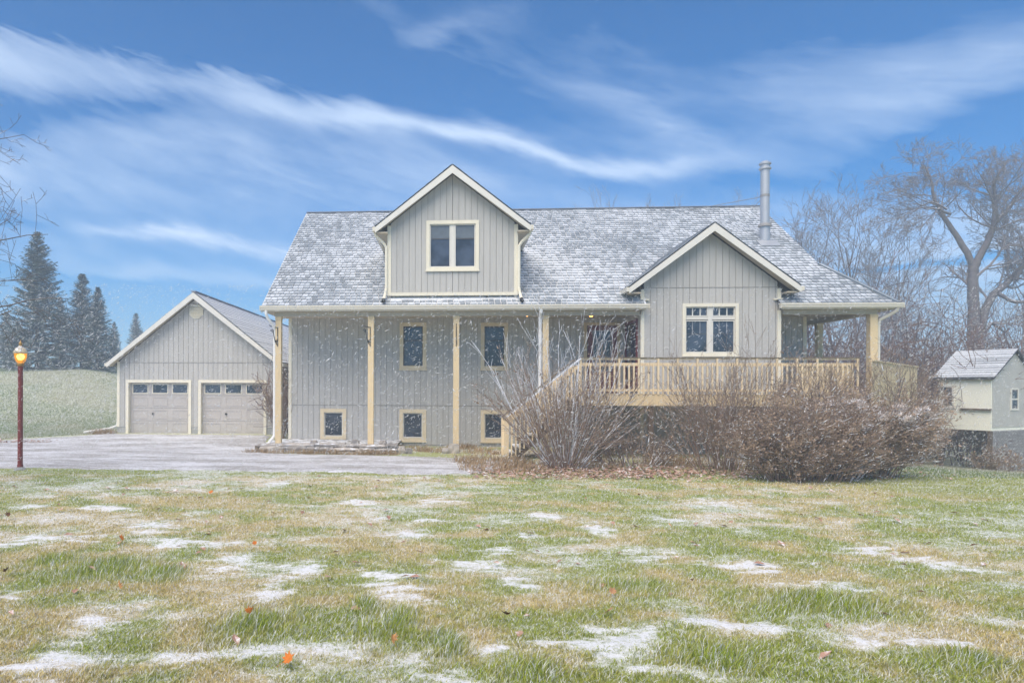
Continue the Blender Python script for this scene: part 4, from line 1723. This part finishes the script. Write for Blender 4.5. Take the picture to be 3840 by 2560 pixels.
PT = dict(seg=[1.0, .7, .5, .4], wob=.16, trop=[.05, .09, .06, .03], kids=[9, 6, 4, 3], t0=[.22, .2, .15, .15], ang=(18, 48),
          len=[(.4, .62), (.45, .65), (.4, .65), (.4, .6)], rmin=.012, rk=.5, taper=.22)
for i, (x, Y, H, r, lean, lab) in enumerate([
    (2010, 50, 14.0, .20, (-.30, .05), 'bare tree leaning left over the hipped end of the porch roof'),
    (1935, 54, 14.0, .17, (-.10, .0), 'tall bare tree behind the flue, left of the leaning one'),
    (1830, 58, 14.5, .16, (.02, .0), 'hazy bare tree rising directly behind the flue pipe'),
    (2070, 56, 13.0, .15, (.06, 0), 'thin bare tree between the leaning tree and the big forked tree'),
    (1990, 60, 14.5, .15, (.08, 0), 'faint upright bare tree behind the leaning tree'),
    (2330, 58, 15.0, .2, (.05, 0), 'bare tree at the far right edge behind the forked tree'),
]):
    X = (x - 927) / 1568 * Y
    bare_tree('bare_tree', lab, X, Y, H, r, 20 + i, PT, group='bare trees behind the house', lean=lean)
for i, (x, Y, H, lab) in enumerate([(1450, 75, 18.8, 'faint bare treetop showing over the middle of the ridge'), (1340, 78, 18.6, 'faint bare treetop over the ridge right of the dormer'),
                                    (1665, 74, 19.2, 'hazy bare treetop above the ridge left of the flue'), (1570, 78, 18.4, 'faintest bare treetop over the ridge between two others')]):
    X = (x - 927) / 1568 * Y
    bare_tree('distant_tree', lab, X, Y, H, .2, 40 + i, PT, group='treetops behind the ridge')
PS = dict(seg=[.5, .4, .3], wob=.25, trop=[.05, .06, .03], kids=[9, 6, 3], t0=[.15, .15, .1], ang=(20, 55), len=[(.4, .7), (.45, .65), (.4, .6)], rmin=.012, rk=.5, taper=.25)
for i, (x, Y, H, lab) in enumerate([(2090, 36, 7.0, 'small bare tree behind the splayed deck screen'), (2170, 38, 7.5, 'small bare tree at the left edge of the shed roof'),
                                    (2030, 34, 6.2, 'slender bare sapling just beyond the porch corner gutter')]):
    X = (x - 927) / 1568 * Y
    bare_tree('small_tree', lab, X, Y, H, .09, 60 + i, PS, group='small trees beyond the deck')

# thicket filling the ground beyond the deck: one tangled mass
rg = random.Random(77)
out = []
PTH = dict(seg=[.5, .35, .25], wob=.3, trop=[.04, .03, .02], kids=[6, 4], t0=[.12, .1], ang=(20, 65), len=[(.4, .7), (.4, .65)], rmin=.011, rk=.55, taper=.3)
for i in range(620):
    Y = rg.uniform(29, 48)
    x = rg.uniform(1760, 2420)
    X = (x - 927) / 1568 * Y
    H = rg.uniform(2.0, 5.6) * (1.0 if rg.random() < .8 else 1.35)
    grow(out, Vector((X, Y, tz(X, Y) - .1)), Vector((rg.uniform(-.3, .3), rg.uniform(-.2, .2), 1)).normalized(), H, rg.uniform(.02, .05), 0, PTH, rg)
for i in range(40):                      # brush between garage and house
    X, Y = rg.uniform(-5.0, -4.2), rg.uniform(25.5, 31)
    grow(out, Vector((X, Y, tz(X, Y) - .1)), Vector((rg.uniform(-.25, .25), 0, 1)).normalized(), rg.uniform(1.5, 2.8), .025, 0, PTH, rg)
th = part('thicket', tubes(out, (4, 3, 3)), M['thicket'], None, kind='stuff')
th['label'] = 'tangled bare thicket beyond the deck and the shed'
th['category'] = 'thicket'

# branches reaching in from a tree just outside the left edge
PL = dict(seg=[.8, .35, .25, .2], wob=.2, trop=[.02, .02, .05, .06], kids=[20, 6, 3, 2], t0=[.28, .25, .2, .2], ang=(45, 85),
          len=[(.30, .44), (.4, .6), (.4, .6), (.4, .6)], rmin=.0045, rk=.3, taper=.3)
bare_tree('near_tree', 'bare tree whose thin branches reach in at the left edge', -9.55, 12.6, 7.7, .12, 91, PL, mats=('bark_left', 'bark_left'))


# spruces
def spruce_mesh(seed, H, Rb, dense):
    rg = random.Random(seed)
    V, F = [], []
    n = int(dense)
    tr = MB()
    tr.tube([(0, 0, -.3), (0, 0, H * .5), (0, 0, H)], [.17, .1, .015], 7)
    for i in range(n):
        f = (i + rg.random()) / n
        z = H * (.03 + .97 * f ** .92)
        L = Rb * (1 - z / H) ** .82 * rg.uniform(.72, 1.1) + .12
        a = rg.uniform(0, 6.283)
        dirh = Vector((math.cos(a), math.sin(a), 0))
        droop = -.28 + .75 * (z / H)
        side = Vector((-dirh.y, dirh.x, 0))
        m_ = max(5, int(L * 11))
        for k in range(m_):
            u_ = (k + rg.random()) / m_
            u_ = .12 + .88 * u_
            c = dirh * (L * u_) + Vector((0, 0, z + droop * L * u_ + .22 * L * u_ * u_))
            wln = (.34 * (1 - .55 * u_) * min(1, L) + .07)
            for sg in (-1, 1):
                d = (side * sg * rg.uniform(.55, 1) + dirh * rg.uniform(.3, .8) + UP * rg.uniform(-.35, .15)).normalized()
                e = c + d * wln * rg.uniform(.7, 1.25)
                q = d.cross(UP)
                q = (q.normalized() if q.length > .01 else side) * .045 + UP * .028 * rg.uniform(-1, 1)
                o = len(V)
                V += [tuple(c - q), tuple(c + q), tuple(e + q * .35), tuple(e - q * .35)]
                F.append((o, o + 1, o + 2, o + 3))
        # the branch axis itself
        o = len(V)
        p0 = Vector((0, 0, z))
        p1 = dirh * L + Vector((0, 0, z + droop * L + .22 * L))
        q = side * .03
        V += [tuple(p0 - q), tuple(p0 + q), tuple(p1 + q * .4), tuple(p1 - q * .4)]
        F.append((o, o + 1, o + 2, o + 3))
    m = MB()
    m.v, m.f = V, F
    return tr.mesh('trunk'), m.mesh('crown')


protos = [spruce_mesh(1, 10.2, 3.1, 560), spruce_mesh(2, 7.8, 2.0, 420)]
for tm, cm in protos:
    tm.materials.append(M['spruce_trunk'])
    cm.materials.append(M['needles'])
for i, (x, Y, ytop, k, wdt, lab) in enumerate([
    (85, 50, 537, 0, 1.0, 'largest spruce, tall and dark, at the left behind the lamp post'),
    (188, 54, 633, 1, 1.15, 'narrow spruce right of the largest one'),
    (224, 51, 663, 1, 1.05, 'spruce nearest the garage at the right of the row'),
    (138, 58, 690, 1, 1.15, 'shorter spruce half hidden between the largest and the narrow one'),
    (262, 66, 742, 1, .95, 'hazy small spruce just left of the garage eave'),
    (312, 78, 722, 1, 1.0, 'faint distant spruce above the garage roof slope'),
    (14, 60, 720, 1, 1.2, 'spruce cut by the left edge of the picture'),
    (40, 52, 740, 1, 1.1, 'low spruce at the left foot of the largest one'),
    (-60, 55, 600, 0, 1.0, 'spruce standing just beyond the left edge'),
]):
    X = (x - 927) / 1568 * Y
    zb = tz(X, Y) - .1
    H = 2.08 + (890 - ytop) / 1568 * Y - zb
    base = (10.2, 7.8)[k]
    if x < 0:
        continue
    t_ = thing('spruce', lab, 'spruce', (X, Y, zb), i * 1.3, 'spruces on the left rise')
    t_.scale = (H / base * wdt, H / base * wdt, H / base)
    link('trunk', protos[k][0], None, t_)
    link('crown', protos[k][1], None, t_)


# shrubs
def leaf_cloud(polys, n, rg, size, wind, minlvl=1):
    """small curled leaves or twig ends along the finer branches"""
    src = [p for p in polys if p[2] >= minlvl]
    V, F = [], []
    for i in range(n):
        pts, rad, lvl = rg.choice(src)
        j = rg.randrange(len(pts) - 1)
        c = pts[j].lerp(pts[j + 1], rg.random()) + rdir(rg) * .04
        d = (rdir(rg) * .8 + wind).normalized()
        L = size * rg.uniform(.6, 1.5)
        s = d.cross(rdir(rg))
        if s.length < .01:
            continue
        s = s.normalized() * L * rg.uniform(.14, .3)
        o = len(V)
        V += [tuple(c), tuple(c + d * L * .55 + s), tuple(c + d * L), tuple(c + d * L * .55 - s)]
        F.append((o, o + 1, o + 2, o + 3))
    m = MB()
    m.v, m.f = V, F
    return m


def shrub(name, label, X, Y, rx, ry, n, H, P, seed, spread=.7, leaves=0, lsize=.06, wind=(0, 0, 0), mats=('shrub_stem', 'shrub_twig'), group=None, r=.014, plumes=0, cat='shrub'):
    rg = random.Random(seed)
    zb = tz(X, Y) - .05
    t_ = thing(name, label, cat, (X, Y, zb), 0, group)
    out = []
    for i in range(n):
        a, q = rg.uniform(0, 6.283), math.sqrt(rg.random())
        bx, by = rx * q * math.cos(a), ry * q * math.sin(a)
        d = Vector((bx / max(rx, .1) * spread + rg.uniform(-.25, .25), by / max(ry, .1) * spread + rg.uniform(-.25, .25), 1)).normalized()
        h = H * rg.uniform(.65, 1.1) * (1 - .35 * q * q)
        grow(out, Vector((bx * .55, by * .55, 0)), d, h, r * rg.uniform(.7, 1.3), 0, P, rg)
    part('stem_cluster', tubes([o for o in out if o[2] == 0], (4,)), M[mats[0]], t_)
    part('twig_spray', tubes([o for o in out if o[2] > 0], (3,)), M[mats[1]], t_)
    if leaves:
        part('dried_foliage', leaf_cloud(out, leaves, rg, lsize, Vector(wind)), M['dry_leaf'], t_)
    if plumes:
        ends = [o[0][-1] for o in out if o[2] == 0]
        ends.sort(key=lambda e: -e.z)
        V, F = [], []
        for e in ends[:plumes]:
            for k in range(150):
                c = e + rdir(rg) * rg.uniform(.01, .12) + Vector((wind[0], 0, .2)) * rg.uniform(0, .16)
                d = (rdir(rg) + Vector(wind)).normalized() * rg.uniform(.04, .10)
                s = d.cross(rdir(rg)) * .2
                o = len(V)
                V += [tuple(c - s), tuple(c + s), tuple(c + d)]
                F.append((o, o + 1, o + 2))
        m = MB()
        m.v, m.f = V, F
        part('seed_plume', m, M['plume'], t_)
    return t_


WN = Vector((.10, .02, .0))
PM = dict(seg=[.28, .2, .15], wob=.2, trop=[.0, .02, .02], kids=[9, 5], t0=[.2, .1], ang=(18, 50), len=[(.35, .55), (.4, .6)], rmin=.0035, rk=.55, taper=.35, wind=WN)
shrub('mounded_shrub', 'large rust-brown windswept shrub mound on the lawn before the deck', 9.1, 15.3, 1.9, .9, 150, 1.85, PM, 1, .75, 26000, .05, (.8, 0, .35), plumes=0)
shrub('plumed_shrub', 'brown shrub with pale fluffy seed plumes at the right end of the mound', 10.7, 15.9, 1.35, .8, 120, 1.9, PM, 2, .6, 17000, .05, (.8, 0, .4), plumes=70)
PF = dict(seg=[.35, .25, .18], wob=.13, trop=[.03, .05, .03], kids=[9, 4], t0=[.2, .15], ang=(14, 40), len=[(.35, .6), (.4, .6)], rmin=.0035, rk=.5, taper=.3)
shrub('twiggy_shrub', 'dense dark twiggy shrub in front of the bay window rail', 8.2, 17.4, 1.45, .7, 60, 2.85, PF, 3, .65, 900, .06, (.2, 0, .1))
shrub('low_shrub', 'low tangled brown shrub under the deck right of the stairs', 6.1, 18.1, 1.4, .5, 34, 1.15, PF, 4, 1.1, 900, .06, (.2, 0, 0))
PA = dict(seg=[.35, .25, .2], wob=.10, trop=[.0, .05, .03], kids=[7, 4], t0=[.25, .15], ang=(12, 40), len=[(.3, .5), (.4, .6)], rmin=.0035, rk=.5, taper=.25)
shrub('arching_shrub', 'leafless arching shrub with long bare shoots before the stairs', 4.2, 17.7, .8, .5, 58, 3.0, PA, 5, 1.05, 900, .07, (0, 0, -.5), r=.016)
PSN = dict(seg=[.4, .3], wob=.08, trop=[.05, .04], kids=[4, 2], t0=[.35, .3], ang=(12, 30), len=[(.3, .5), (.4, .6)], rmin=.005, rk=.6, taper=.35)
shrub('snowy_shrub', 'tall shrub with snow-whitened upright shoots left of the front door', 4.3, 18.5, .8, .35, 30, 4.0, PSN, 6, .62, 0, mats=('snowy_stem', 'snowy_stem'), r=.018)
PV = dict(seg=[.3, .25, .2], wob=.12, trop=[.02, .05, .04], kids=[6, 5, 2], t0=[.3, .2, .2], ang=(15, 42), len=[(.45, .65), (.4, .6), (.4, .6)], rmin=.004, rk=.6, taper=.35)
shrub('vase_shrub', 'small dark vase-shaped shrub against the yellow deck boards', 11.0, 18.0, .35, .25, 12, 2.8, PV, 7, .5, 0, r=.03, mats=('bark_left', 'shrub_twig'))
shrub('vase_shrub', 'dark multi-stemmed shrub at the outer corner of the deck', 12.9, 18.6, .7, .35, 24, 3.0, PV, 8, .6, 500, .06, r=.03, mats=('bark_left', 'shrub_twig'))
shrub('rusty_shrub', 'rust-coloured shrub under the pale yellow shed', 18.3, 25.3, 1.8, .6, 50, 1.7, PM, 9, .5, 4000, .09, (.2, 0, .1))
shrub('rusty_shrub', 'rust-coloured shrub in front of the lattice of the shed', 22.3, 25.6, 1.0, .4, 18, 1.2, PM, 10, .5, 900, .09, (.2, 0, .1))
shrub('tall_rusty_shrub', 'tall rusty shrub behind the end of the splayed deck screen', 19.9, 27.4, 1.2, .8, 45, 3.6, PM, 12, .4, 3500, .1, (.2, 0, .1))
shrub('red_shrub', 'reddish twiggy shrub in the gap between garage and house', -4.55, 25.6, .35, .5, 22, 2.6, PF, 11, .4, 500, .06)

# dry weeds along the foundation and the drive edge
rg = random.Random(15)


def weed_patch(spots, seed, mat, hmin, hmax):
    rg = random.Random(seed)
    V, F = [], []
    for (X, Y, n, rx, ry) in spots:
        for i in range(n):
            a, q = rg.uniform(0, 6.283), math.sqrt(rg.random())
            x, y = X + rx * q * math.cos(a), Y + ry * q * math.sin(a)
            z = tz(x, y) - .02
            h = rg.uniform(hmin, hmax)
            d = Vector((rg.uniform(-.6, .6), rg.uniform(-.4, .4), 1)).normalized()
            s = Vector((rg.uniform(-1, 1), rg.uniform(-1, 1), 0)).normalized() * rg.uniform(.004, .011)
            p = Vector((x, y, z))
            mid = p + d * h * .6
            e = p + d * h + Vector((rg.uniform(-.3, .3), rg.uniform(-.3, .3), -.15)) * h * .6
            o = len(V)
            V += [tuple(p - s), tuple(p + s), tuple(mid + s * .8), tuple(mid - s * .8), tuple(e)]
            F += [(o, o + 1, o + 2, o + 3), (o + 3, o + 2, o + 4)]
    m = MB()
    m.v, m.f = V, F
    return m


sp = []
for i in range(60):
    a = rg.uniform(-1.6, 6.3)
    x, y, _ = W(a, rg.uniform(-3.45, -3.25) if a < 3.1 else rg.uniform(-2.9, -.4))
    sp.append((x, y, 55, .28, .12))
wd_o = part('dry_weeds', weed_patch(sp, 1, M['weeds'], .07, .26), M['weeds'], None, kind='stuff')
wd_o['label'] = 'dry tan weeds along the foundation and the stone edging'
sp = [(rg.uniform(1.6, 3.4), rg.uniform(16.4, 19.6), 70, .35, .25) for i in range(26)] + [(rg.uniform(3, 13), rg.uniform(17.2, 19.8), 60, .4, .3) for i in range(40)]
sp += [(x, y, 45, .3, .15) for x, y in [(-12.2 + .1 * k, 27.0 - .02 * k) for k in range(8)]]
wd_o = part('tall_weeds', weed_patch(sp, 2, M['weeds'], .1, .38), M['weeds'], None, kind='stuff')
wd_o['label'] = 'rusty dead weeds under the shrubs by the deck'

# leaf litter under the shrubs and by the drive
rg = random.Random(31)
V, F = [], []
for i in range(6000):
    if i < 4200:
        x, y = rg.gauss(5.0, 2.6), rg.gauss(16.9, 1.3)
        if x < 1.6 or y < 15.2:
            continue
    elif i < 5750:
        x, y = rg.uniform(-24, -12.5), 24.1 + abs(rg.gauss(0, .5)) - .2
    else:
        x, y = rg.uniform(-9, 9), rg.uniform(4.5, 16)
    z = tz(x, y) + rg.uniform(.015, .05)
    L = rg.uniform(.03, .075)
    a = rg.uniform(0, 6.283)
    d = Vector((math.cos(a), math.sin(a), rg.uniform(-.3, .5))) * L
    s = Vector((-math.sin(a), math.cos(a), rg.uniform(-.4, .4))) * L * .55
    c = Vector((x, y, z))
    o = len(V)
    V += [tuple(c - d), tuple(c + s + Vector((0, 0, .012))), tuple(c + d), tuple(c - s + Vector((0, 0, .014)))]
    F.append((o, o + 1, o + 2, o + 3))
m = MB()
m.v, m.f = V, F
lo = part('fallen_leaves', m, M['litter'], None, kind='stuff')
lo['label'] = 'reddish fallen leaves under the shrubs and along the drive'


# single maple leaves on the lawn
def maple_mesh(curl):
    out = []
    prof = [(0, -.5), (.12, -.28), (.42, -.38), (.36, -.14), (.62, .02), (.42, .12), (.58, .40), (.30, .30), (.22, .42), (.10, .36), (0, .72)]
    pts = prof + [(-x, y) for x, y in prof[-2:0:-1]]
    m = MB()
    m.v = [(0, 0, .0)] + [(x, y, curl * (x * x * 1.1 + .5 * y * y) + .03 * math.sin(7 * x + 5 * y)) for x, y in pts]
    n = len(pts)
    m.f = [(0, 1 + i, 1 + (i + 1) % n) for i in range(n)]
    m.tube([(0, -.48, .02), (.03, -.8, .05), (.1, -1.05, .12)], .014, 4)
    return m


LEAF = [(-3.48, 12.37, .12, 0, 'small bright orange leaf far back on the lawn, nearest the drive'), (-3.37, 8.15, .13, 0, 'orange maple leaf standing up beyond the lush left grass'),
        (-1.2, 5.34, .09, 0, 'orange leaf resting in the long green grass tuft'), (-.73, 4.35, .12, 0, 'large orange maple leaf on the snow at the bottom edge'),
        (-1.71, 7.86, .075, 0, 'small orange-brown leaf in the middle of the lawn left of centre'), (-2.51, 6.03, .11, 1, 'pale orange leaf tilted upright left of the long grass'),
        (1.62, 5.36, .11, 2, 'tan maple leaf beside the snow patch right of centre'), (1.82, 5.92, .09, 2, 'light brown leaf just beyond the tan maple leaf'),
        (-.07, 4.72, .10, 1, 'pale peach leaf lying on the snow strip'), (.8, 5.29, .10, 3, 'dark brown curled leaf on the lawn near the centre'),
        (-3.81, 6.56, .09, 3, 'dark brown leaf at the left edge of the lawn'), (-5.68, 9.83, .11, 3, 'brown curled leaf at the left edge, furthest back'),
        (3.59, 9.17, .10, 1, 'orange leaf far back on the right half of the lawn')]
lm = [pmat('leaf_orange', (.62, .19, .03), .7, .25, 20), pmat('leaf_pale', (.66, .33, .13), .7, .25, 20), pmat('leaf_tan', (.42, .23, .12), .7, .3, 20), pmat('leaf_brown', (.16, .085, .05), .8, .3, 20)]
for i, (x, y, s, k, lab) in enumerate(LEAF):
    o = part('maple_leaf', maple_mesh(.5 + .25 * (i % 3)), lm[k], None)
    o.location = (x, y, tz(x, y) + .075)
    o.scale = (s * .68,) * 3
    o.rotation_euler = (R(35 + 20 * (i % 3)), R(-15 + 12 * (i % 4)), i * 1.7)
    tag(o, lab, 'leaf', 'single leaves on the lawn')

# ------------------------------------------------------------------ grass
rs = np.random.RandomState(11)


def grass(n, y0, y1, power, hmul, wmul):
    q = rs.rand(n)
    if power == 1:
        Y = y0 * (y1 / y0) ** q
    else:
        e = 1 - power
        Y = (y0 ** e + q * (y1 ** e - y0 ** e)) ** (1 / e)
    X = Y * (-.63 + rs.rand(n) * 1.58)
    s = snow_at(X, Y)
    tf = blobs(X, Y, TUFT, .8)
    keep = rs.rand(n) > s * .42
    edge_n = np.interp(X, [-34, -10, -2.4, 1.0, 1.9, 2.6, 3.1], [17.4, 17.05, 16.66, 16.15, 16.6, 17.7, 18.5])
    keep &= ~((X < 3.2) & (Y > edge_n + .12 * (rs.rand(n) - .3)))
    keep &= (X > 3.2) | (Y < 17.6)
    X, Y, s, tf = X[keep], Y[keep], s[keep], tf[keep]
    n = len(X)
    g = green_at(X, Y)
    Z = terrain(X, Y) + .05 * (fbm(X * 2.4, Y * 2.4, 61, 3) - .5)
    cl_ = fbm(X * 7, Y * 7, 81, 2)
    h = hmul * (.013 + .026 * rs.rand(n) ** 1.6) * (.5 + 1.0 * cl_) * (1 - .45 * np.clip(s, 0, 1)) + tf * .10 * rs.rand(n) * (rs.rand(n) < .55)
    wv = wmul * (.0019 + .0019 * rs.rand(n)) * np.maximum(1, Y / 6.5)
    ang = rs.rand(n) * 6.283
    lean = h * (.3 + 1.3 * rs.rand(n)) * (1 - .45 * np.clip(tf * 1.5, 0, 1))
    la = rs.rand(n) * 6.283
    lx, ly = np.cos(la) * lean + .25 * h, np.sin(la) * lean
    dx, dy = np.cos(ang) * wv, np.sin(ang) * wv
    P = np.zeros((n, 5, 3))
    P[:, 0] = np.stack([X - dx, Y - dy, Z - .01], 1)
    P[:, 1] = np.stack([X + dx, Y + dy, Z - .01], 1)
    P[:, 2] = np.stack([X + dx * .8 + lx * .4, Y + dy * .8 + ly * .4, Z + h * .62], 1)
    P[:, 3] = np.stack([X - dx * .8 + lx * .4, Y - dy * .8 + ly * .4, Z + h * .62], 1)
    P[:, 4] = np.stack([X + lx, Y + ly, Z + h], 1)
    gi = np.clip(g + .5 * (rs.rand(n) - .5), 0, 1)[:, None]
    straw = np.array([.60, .49, .23]) * (.7 + .6 * rs.rand(n, 1))
    green = np.array([.29, .37, .042]) * (.65 + .7 * rs.rand(n, 1))
    colr = straw * (1 - gi) + green * gi
    fr = (rs.rand(n, 1) < (.27 + .55 * np.clip(s, 0, 1))[:, None]) * rs.uniform(.35, 1.0, (n, 1))
    colr = colr * (1 - fr) + np.array([.88, .89, .92]) * fr
    cols = np.repeat(colr[:, None, :], 5, 1)
    o = (np.arange(n) * 5)[:, None]
    F = np.concatenate([o + np.array([[0, 1, 2]]), o + np.array([[0, 2, 3]]), o + np.array([[3, 2, 4]])], 0)
    return P.reshape(-1, 3), F, cols.reshape(-1, 3)


gmat = bpy.data.materials.new('grass_blades')
gmat.use_nodes = True
t = NT(gmat.node_tree)
at = t.n('Attribute', attribute_name='Col')
p = t.n('BsdfPrincipled')
t.link(at.outputs['Color'], p.inputs['Base Color'])
p.inputs['Roughness'].default_value = .75
p.inputs['Specular IOR Level'].default_value = .2
tl = t.n('BsdfTranslucent')
t.link(at.outputs['Color'], tl.inputs[0])
ms = t.n('MixShader')
ms.inputs[0].default_value = .25
t.link(p.outputs[0], ms.inputs[1])
t.link(tl.outputs[0], ms.inputs[2])
o = t.n('OutputMaterial')
t.link(ms.outputs[0], o.inputs[0])
Vg, Fg, Cg = grass(480000, 3.9, 18.0, 1.35, 1.0, 1.0)
go = link('grass', npmesh('grass', Vg, Fg, Cg), gmat, kind='stuff')
go['label'] = 'short green and straw-coloured lawn grass dusted with snow'

# coarser tufts on the rise at the left and beyond the lawn at the right
n = 100000
Yh = 24.5 + 34 * rs.rand(n) ** 1.3
Xh = Yh * (-.64 + .24 * rs.rand(n))
Yr = 16 + 12 * rs.rand(20000)
Xr = Yr * (.66 + .32 * rs.rand(20000))
X, Y = np.concatenate([Xh, Xr]), np.concatenate([Yh, Yr])
far_ok = (Y > np.interp(X, [-34, -15, -12.6, -11.7, 0], [24.4, 24.8, 26.6, 27.5, 40])) | (X > 5)
X, Y = X[far_ok], Y[far_ok]
n = len(X)
Z = terrain(X, Y)
h = .02 + .05 * rs.rand(n)
wv = .012 + .014 * rs.rand(n)
lx = (rs.rand(n) - .4) * .12
g = sstep((fbm(X * .25, Y * .25, 88, 3) - .3) / .3)[:, None]
colr = np.array([.34, .33, .20]) * (1 - g) + np.array([.19, .25, .11]) * g
colr = colr * (.7 + .6 * rs.rand(n, 1))
fr = (rs.rand(n, 1) < .35) * .65
colr = colr * (1 - fr) + .78 * fr
V = np.stack([np.stack([X - wv, Y, Z - .02], 1), np.stack([X + wv, Y, Z - .02], 1), np.stack([X + lx, Y, Z + h], 1)], 1).reshape(-1, 3)
F = np.arange(n * 3).reshape(-1, 3)
mo = link('meadow_grass', npmesh('meadow_grass', V, F, np.repeat(colr, 3, 0)), gmat, kind='stuff')
mo['label'] = 'pale snow-dusted meadow grass on the rise'

# ------------------------------------------------------------------ falling snow: small wind-tilted clumps of flakes
n = 50000
Y = 3.2 + 31 * rs.rand(n) ** .62
X = Y * (-.66 + rs.rand(n) * 1.66)
zt_ = 2.08 + .15 * Y
Z = -.4 + (zt_ + .4) * rs.rand(n) ** 1.15
ok = Z > terrain(X, Y) + .1
X, Y, Z = X[ok], Y[ok], Z[ok]
n = len(X)
size = np.where(rs.rand(n) < .02, 1.8, 1.0) * (.5 + rs.rand(n) ** 2)
ln = size * .042 * np.minimum(1, Y / 17)
wd2 = size * .0050 * np.minimum(1, Y / 17)
tilt = rs.normal(.75, .55, n)
d = np.stack([np.cos(tilt), rs.normal(0, .35, n), np.sin(tilt)], 1)
d /= np.linalg.norm(d, axis=1)[:, None]
q = np.cross(d, np.array([0, 1.0, 0]))
q /= np.linalg.norm(q, axis=1)[:, None]
r_ = np.cross(d, q)
c = np.stack([X, Y, Z], 1)
ln, wd2 = ln[:, None], wd2[:, None]
jit = lambda: rs.uniform(.7, 1.3, (n, 1))
V = np.stack([c - d * ln * jit(), c + q * wd2 * jit(), c + r_ * wd2 * jit(), c - q * wd2 * jit(), c - r_ * wd2 * jit(), c + d * ln * jit()], 1).reshape(-1, 3)
o = (np.arange(n) * 6)[:, None]
F = np.concatenate([o + np.array([f]) for f in ([0, 2, 1], [0, 3, 2], [0, 4, 3], [0, 1, 4], [5, 1, 2], [5, 2, 3], [5, 3, 4], [5, 4, 1])], 0)
fm = bpy.data.materials.new('snowflakes')
fm.use_nodes = True
t = NT(fm.node_tree)
df = t.n('BsdfDiffuse')
df.inputs[0].default_value = (.9, .91, .93, 1)
tr = t.n('BsdfTransparent')
tl = t.n('BsdfTranslucent')
tl.inputs[0].default_value = (.9, .91, .93, 1)
m1 = t.n('MixShader')
m1.inputs[0].default_value = .4
t.link(df.outputs[0], m1.inputs[1])
t.link(tl.outputs[0], m1.inputs[2])
m2 = t.n('MixShader')
m2.inputs[0].default_value = .75
t.link(tr.outputs[0], m2.inputs[1])
t.link(m1.outputs[0], m2.inputs[2])
o = t.n('OutputMaterial')
t.link(m2.outputs[0], o.inputs[0])
so = link('falling_snow', npmesh('falling_snow', V, F), fm, kind='stuff')
so['label'] = 'falling snow blown across the yard'

# ------------------------------------------------------------------ haze of the snowfall
m = MB()
m.box(-185, 190, -36, 205, -4, 23)
hm = bpy.data.materials.new('snow_haze')
hm.use_nodes = True
t = NT(hm.node_tree)
pv = t.n('VolumePrincipled')
pv.inputs['Color'].default_value = (.76, .88, 1.0, 1)
pv.inputs['Density'].default_value = .0048
pv.inputs['Anisotropy'].default_value = .2
o = t.n('OutputMaterial')
t.link(pv.outputs[0], o.inputs['Volume'])
link('haze', m.mesh('haze'), hm, kind='stuff')
